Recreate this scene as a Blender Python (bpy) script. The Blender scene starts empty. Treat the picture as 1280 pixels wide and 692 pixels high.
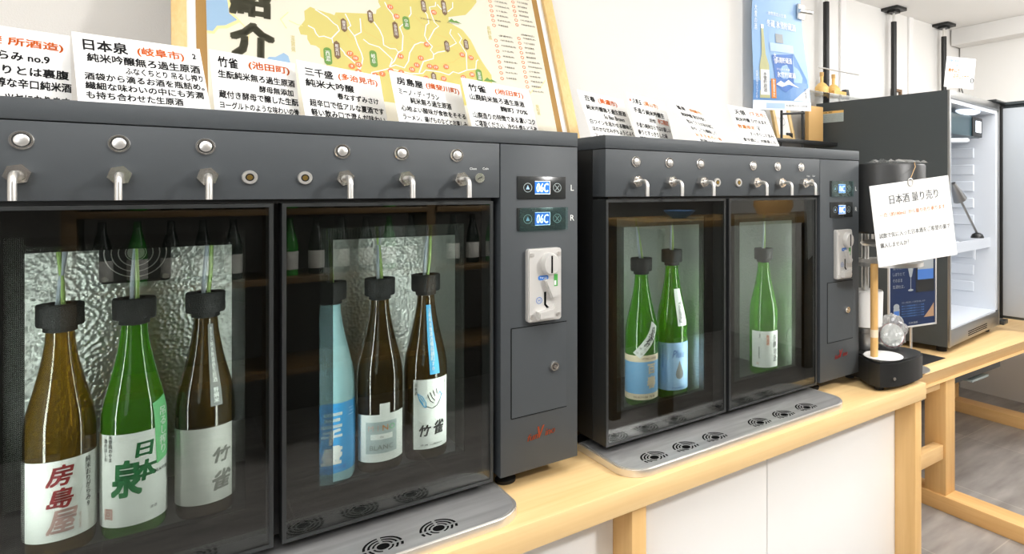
import bpy, bmesh, math, random
from mathutils import Vector, Matrix
random.seed(7)
SC = bpy.context.scene
COL = SC.collection
PI = math.pi
R = math.radians

# ---------------------------------------------------------------- camera, world, lights, exposure
cam = bpy.data.cameras.new('camera')
cam.sensor_fit = 'HORIZONTAL'; cam.sensor_width = 36.0
cam.lens = 794.12 * 36.0 / 1280.0
cam.shift_x = -185.0 / 1280.0
cam.shift_y = -108.0 / 1280.0
cam.clip_start = 0.02
camo = bpy.data.objects.new('camera', cam); COL.objects.link(camo)
camo.location = (0, 0, 1.33); camo.rotation_euler = (R(90), 0, R(-38.204))
SC.camera = camo
SC.view_settings.view_transform = 'Standard'; SC.view_settings.look = 'None'
SC.view_settings.gamma = 1.0; SC.view_settings.use_curve_mapping = False
SC.view_settings.exposure = 0.1
w = bpy.data.worlds.new('world'); SC.world = w; w.use_nodes = True
w.node_tree.nodes['Background'].inputs[0].default_value = (1, .98, .95, 1)
w.node_tree.nodes['Background'].inputs[1].default_value = 0.35

def area(name, loc, aim, sx, sy, watts, colour=(1, 1, 1)):
    l = bpy.data.lights.new(name, 'AREA'); l.shape = 'RECTANGLE'; l.size = sx; l.size_y = sy
    l.energy = watts; l.color = colour
    o = bpy.data.objects.new(name, l); COL.objects.link(o); o.location = loc
    o.rotation_euler = (Vector(aim) - Vector(loc)).to_track_quat('-Z', 'Y').to_euler()
    return o
def lamp(name, loc, watts, radius=.12, colour=(1, 1, 1)):
    l = bpy.data.lights.new(name, 'POINT'); l.energy = watts; l.color = colour; l.shadow_soft_size = radius
    o = bpy.data.objects.new(name, l); COL.objects.link(o); o.location = loc
    return o
lamp('key_lamp', (1.75, -.75, 2.08), 92, .08, (1, .985, .96))
lamp('fill_point', (3.3, .55, 2.0), 28, .16)  # unseen point light added to brighten the ceiling, no fixture modelled
lamp('fill_point', (-.3, .1, 2.0), 17, .16)  # second point light added for the same ceiling fill
area('camera_side_fill', (-1.5, -2.25, 1.45), (.9, .9, .5), 1.3, 1.3, 22, (.97, .99, 1))  # added area fill from behind the camera for the white panels; no window there
area('ceiling_fill', (.6, .3, 2.36), (.6, .3, 0), 1.8, .35, 13)  # unseen area light added under the ceiling as soft fill
area('ceiling_fill', (3.2, 1.0, 2.36), (3.2, 1.0, 0), 1.4, .5, 17)  # area fill added to lift the alcove and right wall

# ---------------------------------------------------------------- materials
def lin(c):
    c = c / 255.0
    return c / 12.92 if c <= .04045 else ((c + .055) / 1.055) ** 2.4
def rgb(c): return (lin(c[0]), lin(c[1]), lin(c[2]), 1)
def mat(name, c, rough=.5, metal=0.0, spec=.5, emit=0, bump=None, var=None, coat=0):
    m = bpy.data.materials.new(name); m.use_nodes = True
    nt = m.node_tree; b = nt.nodes['Principled BSDF']
    b.inputs['Base Color'].default_value = rgb(c); b.inputs['Roughness'].default_value = rough
    b.inputs['Metallic'].default_value = metal; b.inputs['Specular IOR Level'].default_value = spec
    b.inputs['Coat Weight'].default_value = coat
    if emit:
        b.inputs['Emission Color'].default_value = rgb(c); b.inputs['Emission Strength'].default_value = emit
    if bump or var:
        tc = nt.nodes.new('ShaderNodeTexCoord')
    if bump:
        sc, st, kind = bump
        if kind == 'voronoi':
            t = nt.nodes.new('ShaderNodeTexVoronoi'); t.feature = 'SMOOTH_F1'; out = t.outputs['Distance']
        else:
            t = nt.nodes.new('ShaderNodeTexNoise'); t.inputs['Detail'].default_value = 4; out = t.outputs['Fac']
        t.inputs['Scale'].default_value = sc
        nt.links.new(tc.outputs['Object'], t.inputs['Vector'])
        bp = nt.nodes.new('ShaderNodeBump'); bp.inputs['Strength'].default_value = st; bp.inputs['Distance'].default_value = .002
        nt.links.new(out, bp.inputs['Height']); nt.links.new(bp.outputs['Normal'], b.inputs['Normal'])
    if var:
        sc, c2, stretch = var
        mp = nt.nodes.new('ShaderNodeMapping'); mp.inputs['Scale'].default_value = stretch
        t = nt.nodes.new('ShaderNodeTexNoise'); t.inputs['Scale'].default_value = sc; t.inputs['Detail'].default_value = 5
        cr = nt.nodes.new('ShaderNodeValToRGB')
        cr.color_ramp.elements[0].position = .35; cr.color_ramp.elements[1].position = .65
        cr.color_ramp.elements[0].color = rgb(c); cr.color_ramp.elements[1].color = rgb(c2)
        nt.links.new(tc.outputs['Object'], mp.inputs['Vector']); nt.links.new(mp.outputs['Vector'], t.inputs['Vector'])
        nt.links.new(t.outputs['Fac'], cr.inputs['Fac']); nt.links.new(cr.outputs['Color'], b.inputs['Base Color'])
    return m
def wood(name, c1, c2, axis, rough=.45, fine=70):
    m = bpy.data.materials.new(name); m.use_nodes = True; nt = m.node_tree; b = nt.nodes['Principled BSDF']
    b.inputs['Roughness'].default_value = rough; b.inputs['Specular IOR Level'].default_value = .4
    tc = nt.nodes.new('ShaderNodeTexCoord'); mp = nt.nodes.new('ShaderNodeMapping')
    s = [1, 1, 1]; s[axis] = .05
    mp.inputs['Scale'].default_value = s
    n1 = nt.nodes.new('ShaderNodeTexNoise'); n1.inputs['Scale'].default_value = fine; n1.inputs['Detail'].default_value = 6; n1.inputs['Distortion'].default_value = .6
    n2 = nt.nodes.new('ShaderNodeTexNoise'); n2.inputs['Scale'].default_value = 12; n2.inputs['Detail'].default_value = 3
    mx = nt.nodes.new('ShaderNodeMath'); mx.operation = 'MULTIPLY_ADD'; mx.inputs[1].default_value = .5
    m2 = nt.nodes.new('ShaderNodeMath'); m2.operation = 'MULTIPLY'; m2.inputs[1].default_value = .5
    cr = nt.nodes.new('ShaderNodeValToRGB'); cr.color_ramp.elements[0].position = .35; cr.color_ramp.elements[1].position = .66
    cr.color_ramp.elements[0].color = rgb(c2); cr.color_ramp.elements[1].color = rgb(c1)
    L = nt.links.new
    L(tc.outputs['Object'], mp.inputs['Vector']); L(mp.outputs['Vector'], n1.inputs['Vector']); L(mp.outputs['Vector'], n2.inputs['Vector'])
    L(n2.outputs['Fac'], m2.inputs[0]); L(n1.outputs['Fac'], mx.inputs[0]); L(m2.outputs[0], mx.inputs[2])
    L(mx.outputs[0], cr.inputs['Fac']); L(cr.outputs['Color'], b.inputs['Base Color'])
    return m
def glass(name, tint, f0=.06, trans=0.0, tcol=(200, 200, 200), rough=0.0):
    """clear or tinted sheet glass: tinted transmission, Schlick reflection, optional translucent body"""
    m = bpy.data.materials.new(name); m.use_nodes = True; nt = m.node_tree; nt.nodes.clear()
    N = nt.nodes.new; L = nt.links.new
    o = N('ShaderNodeOutputMaterial'); tr = N('ShaderNodeBsdfTransparent'); tr.inputs[0].default_value = rgb(tint)
    gl = N('ShaderNodeBsdfGlossy'); gl.inputs['Roughness'].default_value = rough; gl.inputs[0].default_value = (1, 1, 1, 1)
    lw = N('ShaderNodeLayerWeight'); lw.inputs['Blend'].default_value = .5
    pw = N('ShaderNodeMath'); pw.operation = 'POWER'; pw.inputs[1].default_value = 5
    ma = N('ShaderNodeMath'); ma.operation = 'MULTIPLY_ADD'; ma.inputs[1].default_value = 1 - f0; ma.inputs[2].default_value = f0
    mx = N('ShaderNodeMixShader')
    L(lw.outputs['Facing'], pw.inputs[0]); L(pw.outputs[0], ma.inputs[0]); L(ma.outputs[0], mx.inputs[0])
    body = tr.outputs[0]
    if trans:                                  # longer path through the wall near the outline: deeper colour
        lw2 = N('ShaderNodeLayerWeight'); lw2.inputs['Blend'].default_value = .5
        p2 = N('ShaderNodeMath'); p2.operation = 'POWER'; p2.inputs[1].default_value = 2.2
        mc = N('ShaderNodeMix'); mc.data_type = 'RGBA'; a = rgb(tint)
        mc.inputs[6].default_value = a; mc.inputs[7].default_value = (a[0]**2.6, a[1]**2.2, a[2]**2.6, 1)
        L(lw2.outputs['Facing'], p2.inputs[0]); L(p2.outputs[0], mc.inputs[0]); L(mc.outputs[2], tr.inputs[0])
        d = N('ShaderNodeBsdfTranslucent'); d.inputs[0].default_value = rgb(tcol)
        df = N('ShaderNodeBsdfDiffuse'); df.inputs[0].default_value = rgb(tcol)
        m1 = N('ShaderNodeMixShader'); m1.inputs[0].default_value = .5; L(d.outputs[0], m1.inputs[1]); L(df.outputs[0], m1.inputs[2])
        m0 = N('ShaderNodeMixShader'); m0.inputs[0].default_value = trans
        L(tr.outputs[0], m0.inputs[1]); L(m1.outputs[0], m0.inputs[2]); body = m0.outputs[0]
    L(body, mx.inputs[1]); L(gl.outputs[0], mx.inputs[2]); L(mx.outputs[0], o.inputs[0])
    return m
def tiles(name):
    m = bpy.data.materials.new(name); m.use_nodes = True; nt = m.node_tree; b = nt.nodes['Principled BSDF']
    b.inputs['Roughness'].default_value = .38
    L = nt.links.new
    tc = nt.nodes.new('ShaderNodeTexCoord')
    mp = nt.nodes.new('ShaderNodeMapping'); mp.inputs['Location'].default_value = (.17, .12, 0)
    br = nt.nodes.new('ShaderNodeTexBrick'); br.offset = 0; br.inputs['Scale'].default_value = 1
    br.inputs['Brick Width'].default_value = .6; br.inputs['Row Height'].default_value = .6; br.inputs['Mortar Size'].default_value = .0025
    br.inputs['Color1'].default_value = rgb((172, 169, 167)); br.inputs['Color2'].default_value = rgb((160, 157, 155)); br.inputs['Mortar'].default_value = rgb((192, 188, 184))
    n = nt.nodes.new('ShaderNodeTexNoise'); n.inputs['Scale'].default_value = 7; n.inputs['Detail'].default_value = 7
    mm = nt.nodes.new('ShaderNodeMapping'); mm.inputs['Scale'].default_value = (.5, 2.2, 1)
    cr = nt.nodes.new('ShaderNodeValToRGB'); cr.color_ramp.elements[0].position = .3; cr.color_ramp.elements[1].position = .72
    cr.color_ramp.elements[0].color = (.62, .6, .58, 1); cr.color_ramp.elements[1].color = (1.1, 1.08, 1.05, 1)
    mx = nt.nodes.new('ShaderNodeMix'); mx.data_type = 'RGBA'; mx.blend_type = 'MULTIPLY'; mx.inputs[0].default_value = 1
    L(tc.outputs['Object'], mp.inputs[0]); L(mp.outputs[0], br.inputs['Vector']); L(tc.outputs['Object'], mm.inputs[0]); L(mm.outputs[0], n.inputs['Vector'])
    L(n.outputs['Fac'], cr.inputs[0]); L(br.outputs['Color'], mx.inputs[6]); L(cr.outputs[0], mx.inputs[7]); L(mx.outputs[2], b.inputs['Base Color'])
    return m
def dots(name):
    """ceramic dot print fading from black to clear"""
    m = bpy.data.materials.new(name); m.use_nodes = True; nt = m.node_tree; nt.nodes.clear(); N = nt.nodes.new; L = nt.links.new
    o = N('ShaderNodeOutputMaterial'); tr = N('ShaderNodeBsdfTransparent'); d = N('ShaderNodeBsdfDiffuse'); d.inputs[0].default_value = (.01, .011, .01, 1)
    tc = N('ShaderNodeTexCoord'); mp = N('ShaderNodeMapping'); mp.inputs['Rotation'].default_value = (0, R(45), 0)
    ck = N('ShaderNodeTexChecker'); ck.inputs['Scale'].default_value = 900
    mx = N('ShaderNodeMixShader')
    L(tc.outputs['Object'], mp.inputs[0]); L(mp.outputs[0], ck.inputs['Vector']); L(ck.outputs['Fac'], mx.inputs[0])
    L(tr.outputs[0], mx.inputs[1]); L(d.outputs[0], mx.inputs[2]); L(mx.outputs[0], o.inputs[0])
    return m

M = {}
M['wall'] = mat('wall_cloth', (236, 234, 230), .8, bump=(420, .25, 'noise'))
M['ceiling'] = mat('ceiling_white', (240, 238, 235), .8)
M['dark_wall'] = mat('dark_wall', (92, 88, 84), .7)
M['floor'] = tiles('floor_tiles')
M['case'] = mat('charcoal_powder_coat', (68, 72, 75), .5, spec=.35, bump=(1500, .06, 'noise'))
M['case_dark'] = mat('black_plastic', (26, 26, 25), .45)
M['void'] = mat('dark_void', (8, 8, 8), .9, spec=.1)
M['liner'] = mat('stucco_aluminium', (196, 200, 196), .36, metal=.75, bump=(190, .8, 'voronoi'))
M['chrome'] = mat('chrome', (238, 235, 230), .15, metal=.95)
M['brushed'] = mat('brushed_steel', (206, 206, 206), .40, metal=.68, var=(60, (184, 184, 184), (.1, 1, 1)))
M['satin'] = mat('satin_steel', (228, 226, 222), .32, metal=.8)
M['trim_steel'] = mat('trim_steel', (158, 158, 157), .33, metal=.9)
M['wood_brown'] = wood('brown_table_wood', (140, 108, 56), (116, 88, 42), 0)
M['brass'] = mat('brass', (190, 160, 90), .3, metal=1)
M['pane'] = glass('smoked_glass', (220, 223, 220), .075)
M['clear'] = glass('clear_acrylic', (244, 246, 246), .05)
M['frit'] = mat('black_frit', (15, 16, 15), .5, spec=.2)
M['dots'] = dots('dot_frit')
M['edge'] = mat('door_edge', (58, 60, 60), .35, metal=.4)
M['counter'] = wood('pine_counter', (240, 208, 154), (226, 188, 130), 0)
M['post'] = wood('pine_post', (232, 192, 132), (218, 174, 112), 2)
M['table_x'] = wood('oak_table_top', (240, 206, 152), (228, 188, 130), 0)
M['table_y'] = wood('oak_table_foot', (236, 194, 134), (222, 176, 114), 1)
M['frame_wood'] = wood('frame_wood', (236, 206, 150), (224, 188, 124), 2, fine=160)
M['shelf_wood'] = wood('dark_shelf_wood', (104, 80, 46), (78, 58, 32), 0)
M['white'] = mat('white_paint', (244, 242, 240), .5)
M['panel'] = mat('white_laminate', (250, 249, 247), .45)
M['paper'] = mat('paper', (248, 247, 244), .8)
M['ink'] = mat('black_ink', (24, 25, 27), .8)
M['label_brush'] = mat('label_brush_grey', (104, 104, 98), .8)
M['grey_ink'] = mat('grey_ink', (84, 86, 86), .8)
M['orange'] = mat('orange_ink', (226, 112, 36), .8)
M['pale_orange'] = mat('pale_orange_ink', (216, 138, 62), .8)
M['black'] = mat('black_satin', (30, 31, 31), .42)
M['door_liner'] = mat('fridge_door_liner', (186, 191, 196), .35)
M['rubber'] = mat('rubber', (14, 14, 14), .7)
M['stopper'] = mat('knurled_black', (15, 16, 16), .5, bump=(900, .6, 'voronoi'))
M['tube_g'] = mat('pale_green_tube', (164, 196, 116), .3)
M['tube_w'] = mat('clear_white_tube', (178, 188, 200), .3)
M['amber'] = glass('amber_glass', (204, 178, 100), .05, .30, (126, 100, 30), .05)
M['amber_d'] = glass('dark_amber_glass', (172, 148, 98), .05, .34, (86, 70, 34), .05)
M['green'] = glass('green_glass', (172, 224, 104), .05, .36, (110, 188, 50), .05)
M['frost'] = mat('frosted_blue_glass', (150, 190, 196), .45)
M['lab_white'] = mat('label_white', (236, 238, 234), .6)
M['lab_grey'] = mat('label_grey', (176, 176, 170), .6)
M['lab_blue'] = mat('label_blue', (64, 160, 222), .5)
M['lab_ltblue'] = mat('label_light_blue', (166, 204, 240), .5)
M['lab_sky'] = mat('label_sky', (120, 176, 222), .5)
M['lab_cream'] = mat('label_cream', (236, 218, 190), .6)
M['lab_green'] = mat('label_mint', (120, 204, 136), .5)
M['lab_silver'] = mat('label_silver', (176, 190, 190), .4)
M['strip_grey'] = mat('strip_grey', (126, 128, 126), .6)
M['strip_blue'] = mat('strip_blue', (78, 178, 226), .5)
M['red_ink'] = mat('dark_red_ink', (150, 44, 50), .7)
M['pale_red'] = mat('pale_red_ink', (196, 158, 152), .7)
M['green_ink'] = mat('green_ink', (20, 120, 62), .7)
M['stamp'] = mat('stamp_red', (214, 176, 166), .7)
M['logo'] = mat('logo_orange', (196, 84, 36), .5)
M['logo_red'] = mat('logo_red', (190, 48, 44), .5)
M['lcd'] = mat('lcd_blue', (36, 98, 190), .3, emit=.9)
M['lcd_w'] = mat('lcd_digit', (236, 244, 255), .3, emit=1.2)
M['screen'] = mat('screen_black', (44, 46, 46), .2)
M['film'] = glass('protective_film', (208, 232, 230), .10, .12, (120, 170, 170), .1)
M['coin'] = mat('coin_plate_silver', (208, 206, 202), .35, metal=.25)
M['sticker_b'] = mat('sticker_blue', (52, 116, 196), .5)
M['sticker_g'] = mat('sticker_green', (70, 160, 70), .5)
M['brown'] = mat('frame_lining_brown', (164, 126, 66), .6)
M['map_base'] = mat('map_cream', (226, 220, 202), .7)
M['map_land'] = mat('map_yellow', (208, 196, 116), .7)
M['map_sea'] = mat('map_blue', (152, 184, 213), .7)
M['map_edge'] = mat('map_coast', (250, 226, 160), .7)
M['map_line'] = mat('map_border', (214, 184, 104), .7)
M['map_brown'] = mat('map_brown', (122, 96, 72), .7)
M['map_green'] = mat('map_green', (108, 150, 74), .7)
M['map_dot'] = mat('map_orange', (226, 130, 80), .7)
M['title'] = mat('title_olive', (96, 94, 76), .7)
M['fridge'] = mat('fridge_charcoal', (68, 74, 76), .4, spec=.4)
M['fr_white'] = mat('fridge_liner', (216, 221, 228), .35)
M['teal'] = mat('cooler_box', (52, 74, 82), .3)
M['po_blue'] = mat('poster_blue', (146, 182, 222), .35)
M['po_pale'] = mat('poster_pale', (178, 203, 233), .35)
M['po_mid'] = mat('poster_mid', (96, 142, 198), .35)
M['po_deep'] = mat('poster_deep', (66, 112, 184), .35)
M['po_white'] = mat('poster_white', (246, 248, 250), .35)
M['po_navy'] = mat('poster_navy', (24, 42, 78), .3)
M['po_dark'] = mat('poster_dark', (30, 34, 40), .3)
M['po_olive'] = mat('poster_olive', (186, 186, 140), .35)
M['po_grey'] = mat('poster_grey', (150, 156, 160), .35)
M['po_skin'] = mat('poster_tan', (168, 134, 104), .35)
M['plastic'] = glass('crinkled_film', (236, 238, 238), .12, .25, (235, 235, 235), .12)
M['frost_white'] = mat('frosted_white_plastic', (238, 238, 236), .4)
M['dowel'] = wood('dowel_wood', (230, 190, 128), (212, 166, 100), 2)
M['tin_red'] = mat('tin_red', (170, 52, 60), .5)
M['gold'] = mat('gold_box', (228, 176, 96), .5)
M['cork'] = mat('cork_board', (214, 172, 110), .7)
M['orange_juice'] = mat('amber_liquid', (240, 196, 116), .4)
M['bl_black'] = mat('dark_bottle', (22, 30, 26), .12)
M['bl_green'] = mat('green_bottle', (36, 120, 34), .12)
M['bl_label'] = mat('pale_bottle_label', (200, 200, 194), .6)

# ---------------------------------------------------------------- mesh tools
ORG = {}
class MB:
    def __init__(s): s.bm = bmesh.new(); s.mi = 0
    def m(s, i): s.mi = i; return s
    def _take(s, t, T=None):
        if T is not None: t.transform(T)
        vs = [s.bm.verts.new(v.co) for v in t.verts]
        for f in t.faces:
            try:
                nf = s.bm.faces.new([vs[v.index] for v in f.verts]); nf.material_index = s.mi
            except ValueError: pass
        t.free(); return s
    def box(s, x0, x1, y0, y1, z0, z1, bev=0, T=None, seg=2):
        t = bmesh.new(); bmesh.ops.create_cube(t, size=1)
        t.transform(Matrix.Translation(((x0+x1)/2, (y0+y1)/2, (z0+z1)/2)) @ Matrix.Diagonal((x1-x0, y1-y0, z1-z0, 1)))
        if bev: bmesh.ops.bevel(t, geom=t.edges[:], offset=bev, segments=seg, affect='EDGES', profile=.5)
        t.verts.index_update(); return s._take(t, T)
    def cyl(s, p0, p1, r0, r1=None, seg=24, bev=0):
        r1 = r0 if r1 is None else r1
        p0 = Vector(p0); p1 = Vector(p1); d = p1 - p0; h = d.length
        t = bmesh.new(); bmesh.ops.create_cone(t, cap_ends=True, segments=seg, radius1=r0, radius2=r1, depth=h)
        if bev:
            es = [e for e in t.edges if abs(e.verts[0].co.z - e.verts[1].co.z) < 1e-6 and len(e.link_faces) == 2]
            bmesh.ops.bevel(t, geom=es, offset=bev, segments=2, affect='EDGES')
        t.transform(Matrix.Translation((p0+p1)/2) @ d.to_track_quat('Z', 'Y').to_matrix().to_4x4())
        t.verts.index_update(); return s._take(t)
    def lathe(s, prof, c=(0, 0, 0), seg=32, T=None, sx=1, sy=1):
        t = bmesh.new(); rings = []
        for r, z in prof:
            if r < 1e-6: rings.append([t.verts.new((0, 0, z))])
            else: rings.append([t.verts.new((r*sx*math.cos(2*PI*k/seg), r*sy*math.sin(2*PI*k/seg), z)) for k in range(seg)])
        for a, b in zip(rings, rings[1:]):
            for k in range(seg):
                k2 = (k+1) % seg
                if len(a) == 1 and len(b) == 1: continue
                if len(a) == 1: t.faces.new((a[0], b[k2], b[k]))
                elif len(b) == 1: t.faces.new((a[k], a[k2], b[0]))
                else: t.faces.new((a[k], a[k2], b[k2], b[k]))
        t.verts.index_update()
        return s._take(t, Matrix.Translation(c) @ (T if T is not None else Matrix.Identity(4)))
    def tube(s, pts, r, seg=10, cap=True):
        pts = [Vector(p) for p in pts]; t = bmesh.new(); rings = []; up = None
        for i, p in enumerate(pts):
            d = (pts[min(i+1, len(pts)-1)] - pts[max(i-1, 0)]).normalized()
            if up is None:
                up = d.orthogonal().normalized()
            up = (up - d * up.dot(d)).normalized(); sd = d.cross(up)
            rr = r[i] if isinstance(r, (list, tuple)) else r
            rings.append([t.verts.new(p + (up*math.cos(2*PI*k/seg) + sd*math.sin(2*PI*k/seg))*rr) for k in range(seg)])
        for a, b in zip(rings, rings[1:]):
            for k in range(seg): t.faces.new((a[k], a[(k+1) % seg], b[(k+1) % seg], b[k]))
        if cap: t.faces.new(rings[0][::-1]); t.faces.new(rings[-1])
        t.verts.index_update(); return s._take(t)
    def prism(s, pts, h0, h1, T=None, bev=0):
        """outline in local x,y extruded from z=h0 to h1"""
        t = bmesh.new(); a = [t.verts.new((x, y, h0)) for x, y in pts]; b = [t.verts.new((x, y, h1)) for x, y in pts]
        n = len(pts); t.faces.new(a[::-1]); top = t.faces.new(b)
        for k in range(n): t.faces.new((a[k], a[(k+1) % n], b[(k+1) % n], b[k]))
        bmesh.ops.recalc_face_normals(t, faces=t.faces[:])
        if bev: bmesh.ops.bevel(t, geom=list(top.edges), offset=bev, segments=2, affect='EDGES')
        t.verts.index_update(); return s._take(t, T)
    def flat(s, pts, z=0, T=None):
        t = bmesh.new(); t.faces.new([t.verts.new((x, y, z)) for x, y in pts]); t.verts.index_update(); return s._take(t, T)
    def disc(s, x, y, r, z=0, T=None, seg=20, ry=None):
        return s.flat([(x + r*math.cos(2*PI*k/seg), y + (ry or r)*math.sin(2*PI*k/seg)) for k in range(seg)], z, T)
    def line(s, pts, wd, z=0, T=None):
        """a flat ribbon along points"""
        pts = [Vector((p[0], p[1], 0)) for p in pts]; t = bmesh.new(); prev = None
        for i, p in enumerate(pts):
            d = (pts[min(i+1, len(pts)-1)] - pts[max(i-1, 0)]).normalized(); n = Vector((-d.y, d.x, 0)) * wd / 2
            cur = (t.verts.new((p.x+n.x, p.y+n.y, z)), t.verts.new((p.x-n.x, p.y-n.y, z)))
            if prev: t.faces.new((prev[1], cur[1], cur[0], prev[0]))
            prev = cur
        t.verts.index_update(); return s._take(t, T)
    def arc(s, cx, cy, r0, r1, a0, a1, z=0, T=None, n=10):
        t = bmesh.new(); prev = None
        for k in range(n+1):
            a = R(a0 + (a1-a0)*k/n)
            cur = (t.verts.new((cx+r0*math.cos(a), cy+r0*math.sin(a), z)), t.verts.new((cx+r1*math.cos(a), cy+r1*math.sin(a), z)))
            if prev: t.faces.new((prev[0], prev[1], cur[1], cur[0]))
            prev = cur
        t.verts.index_update(); return s._take(t, T)
    def text(s, body, x, y, h=None, wd=None, T=None, z=0.0004, anchor='l', bold=0, shear=0, vert=False, fn=None, slice_=0, hw=None):
        vs, fs = glyphs(body, bold, shear, vert)
        x0 = min(v[0] for v in vs); x1 = max(v[0] for v in vs); y0 = min(v[1] for v in vs); y1 = max(v[1] for v in vs)
        if h is None: sy = wd / (x1-x0); sx = sy
        else:
            sy = h / (y1-y0); sx = sy
        if wd is not None: sx = wd / (x1-x0)
        ox = {'l': x0, 'c': (x0+x1)/2, 'r': x1}[anchor]; oy = y0 if anchor == 'l' else (y0+y1)/2
        t = bmesh.new(); nv = [t.verts.new(((v[0]-ox)*sx + x, (v[1]-oy)*sy + y, z)) for v in vs]
        for f in fs:
            try: t.faces.new([nv[i] for i in f])
            except ValueError: pass
        if slice_:
            lo = min(v.co.x for v in t.verts); hi = max(v.co.x for v in t.verts); k = lo + slice_
            while k < hi:
                bmesh.ops.bisect_plane(t, geom=t.verts[:]+t.edges[:]+t.faces[:], plane_co=(k, 0, 0), plane_no=(1, 0, 0)); k += slice_
        if fn:
            for v in t.verts: v.co = fn(v.co)
        t.verts.index_update(); return s._take(t, T)
    def grid(s, fn, nu, nv):
        """surface fn(u,v) with u,v in 0..1"""
        t = bmesh.new(); g = [[t.verts.new(fn(i/nu, j/nv)) for i in range(nu+1)] for j in range(nv+1)]
        for j in range(nv):
            for i in range(nu): t.faces.new((g[j][i], g[j][i+1], g[j+1][i+1], g[j+1][i]))
        t.verts.index_update(); return s._take(t)
    def build(s, name, mats, parent=None, loc=None, smooth=35, recalc=False):
        if isinstance(mats, str): mats = [mats]
        if recalc: bmesh.ops.recalc_face_normals(s.bm, faces=s.bm.faces[:])
        me = bpy.data.meshes.new(name)
        root = parent
        if parent is not None: o_ = ORG[parent.name]
        else: o_ = Vector(loc) if loc is not None else Vector((0, 0, 0))
        s.bm.transform(Matrix.Translation(-o_)); s.bm.to_mesh(me); s.bm.free()
        for k in mats: me.materials.append(M[k])
        if smooth:
            for p in me.polygons: p.use_smooth = True
            me.set_sharp_from_angle(angle=R(smooth))
        ob = bpy.data.objects.new(name, me); COL.objects.link(ob)
        if parent is not None: ob.parent = parent
        else: ob.location = o_
        ORG[ob.name] = o_
        return ob
_G = {}
def glyphs(body, bold=0, shear=0, vert=False):
    key = (body, bold, shear, vert)
    if key in _G: return _G[key]
    c = bpy.data.curves.new('writing', 'FONT'); c.resolution_u = 2
    c.body = '\n'.join(body) if vert else body
    if vert: c.align_x = 'CENTER'; c.space_line = .95
    c.shear = shear
    o = bpy.data.objects.new('writing', c)
    me = bpy.data.meshes.new_from_object(o)
    vs = [tuple(v.co) for v in me.vertices]; fs = [tuple(p.vertices) for p in me.polygons]
    bpy.data.objects.remove(o); bpy.data.curves.remove(c); bpy.data.meshes.remove(me)
    if bold:                                   # heavier strokes: the same glyphs laid over themselves
        n = len(vs); V0 = vs; F0 = fs; vs = []; fs = []
        sh = ((-1, 0), (1, 0)) if bold < .022 else ((-1, -1), (1, -1), (1, 1), (-1, 1)) if bold < .034 else [(a, b) for a in (-1, -.33, .33, 1) for b in (-1, -.33, .33, 1)]
        for k, (a, b) in enumerate(sh):
            vs += [(v[0]+a*bold, v[1]+b*bold, 0) for v in V0]; fs += [tuple(i+k*n for i in f) for f in F0]
    _G[key] = (vs, fs); return _G[key]
def tag(o, label, cat, group=None):
    o['label'] = label; o['category'] = cat
    if group: o['group'] = group
    return o
def thing(name, loc, label, cat, group=None):
    o = bpy.data.objects.new(name, None); o.empty_display_size = .05; COL.objects.link(o); o.location = loc
    ORG[o.name] = Vector(loc); return tag(o, label, cat, group)
def struct(o): o['kind'] = 'structure'; return o
def frame_T(o, ux, uy):
    """matrix taking local x,y (and the outward normal) into the world"""
    ux = Vector(ux).normalized(); uy = Vector(uy); uy = (uy - ux*uy.dot(ux)).normalized(); n = ux.cross(uy)
    return Matrix(((ux.x, uy.x, n.x, o[0]), (ux.y, uy.y, n.y, o[1]), (ux.z, uy.z, n.z, o[2]), (0, 0, 0, 1)))
def FT(x, y, z): return frame_T((x, y, z), (1, 0, 0), (0, 0, 1))     # faces the viewer's side (-Y)
def rounded(x0, x1, y0, y1, r, n=5):
    p = []
    for cx, cy, a in ((x1-r, y0+r, -90), (x1-r, y1-r, 0), (x0+r, y1-r, 90), (x0+r, y0+r, 180)):
        for k in range(n+1): p.append((cx + r*math.cos(R(a+90*k/n)), cy + r*math.sin(R(a+90*k/n))))
    return p
def ring_flat(mb, X0, X1, Z0, Z1, x0, x1, z0, z1, y0, y1):
    mb.box(X0, x0, y0, y1, Z0, Z1); mb.box(x1, X1, y0, y1, Z0, Z1); mb.box(x0, x1, y0, y1, Z0, z0); mb.box(x0, x1, y0, y1, z1, Z1)
    return mb

# ---------------------------------------------------------------- setting
CZ = .818          # counter top
struct(MB().box(-2.3, 4.35, -2.5, 2.2, -.05, 0).build('floor', 'floor', smooth=0))
struct(MB().box(-2.3, 4.35, -2.5, 2.2, 2.40, 2.44).build('ceiling', 'ceiling', smooth=0))
struct(MB().box(-2.3, 1.845, 1.68, 2.2, 0, 2.40).build('wall_back', 'wall', smooth=0))
struct(MB().box(1.845, 4.35, 2.135, 2.2, 0, 2.40).build('wall_alcove', 'wall', smooth=0))
struct(MB().box(4.25, 4.35, -2.5, 2.12, 0, 2.40).build('wall_right', 'wall', smooth=0))
struct(MB().box(-2.3, -2.2, -2.5, 1.68, 0, 2.40).build('wall_left', 'wall', smooth=0))
struct(MB().box(-2.2, 4.25, -2.5, -2.4, 0, 2.40).build('wall_front', 'dark_wall', smooth=0))
struct(MB().box(4.13, 4.25, -2.4, 2.12, 2.29, 2.40, .004).build('trim_1', 'ceiling'))
for k, xx in enumerate((2.93, 3.62)):
    struct(MB().box(xx, xx+.05, 2.12, 2.135, 0, 2.40, .003).build('trim_%d' % (k+2), 'white'))
struct(MB().box(4.235, 4.25, 1.45, 1.50, 0, 2.29, .003).build('trim_4', 'white'))

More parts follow.
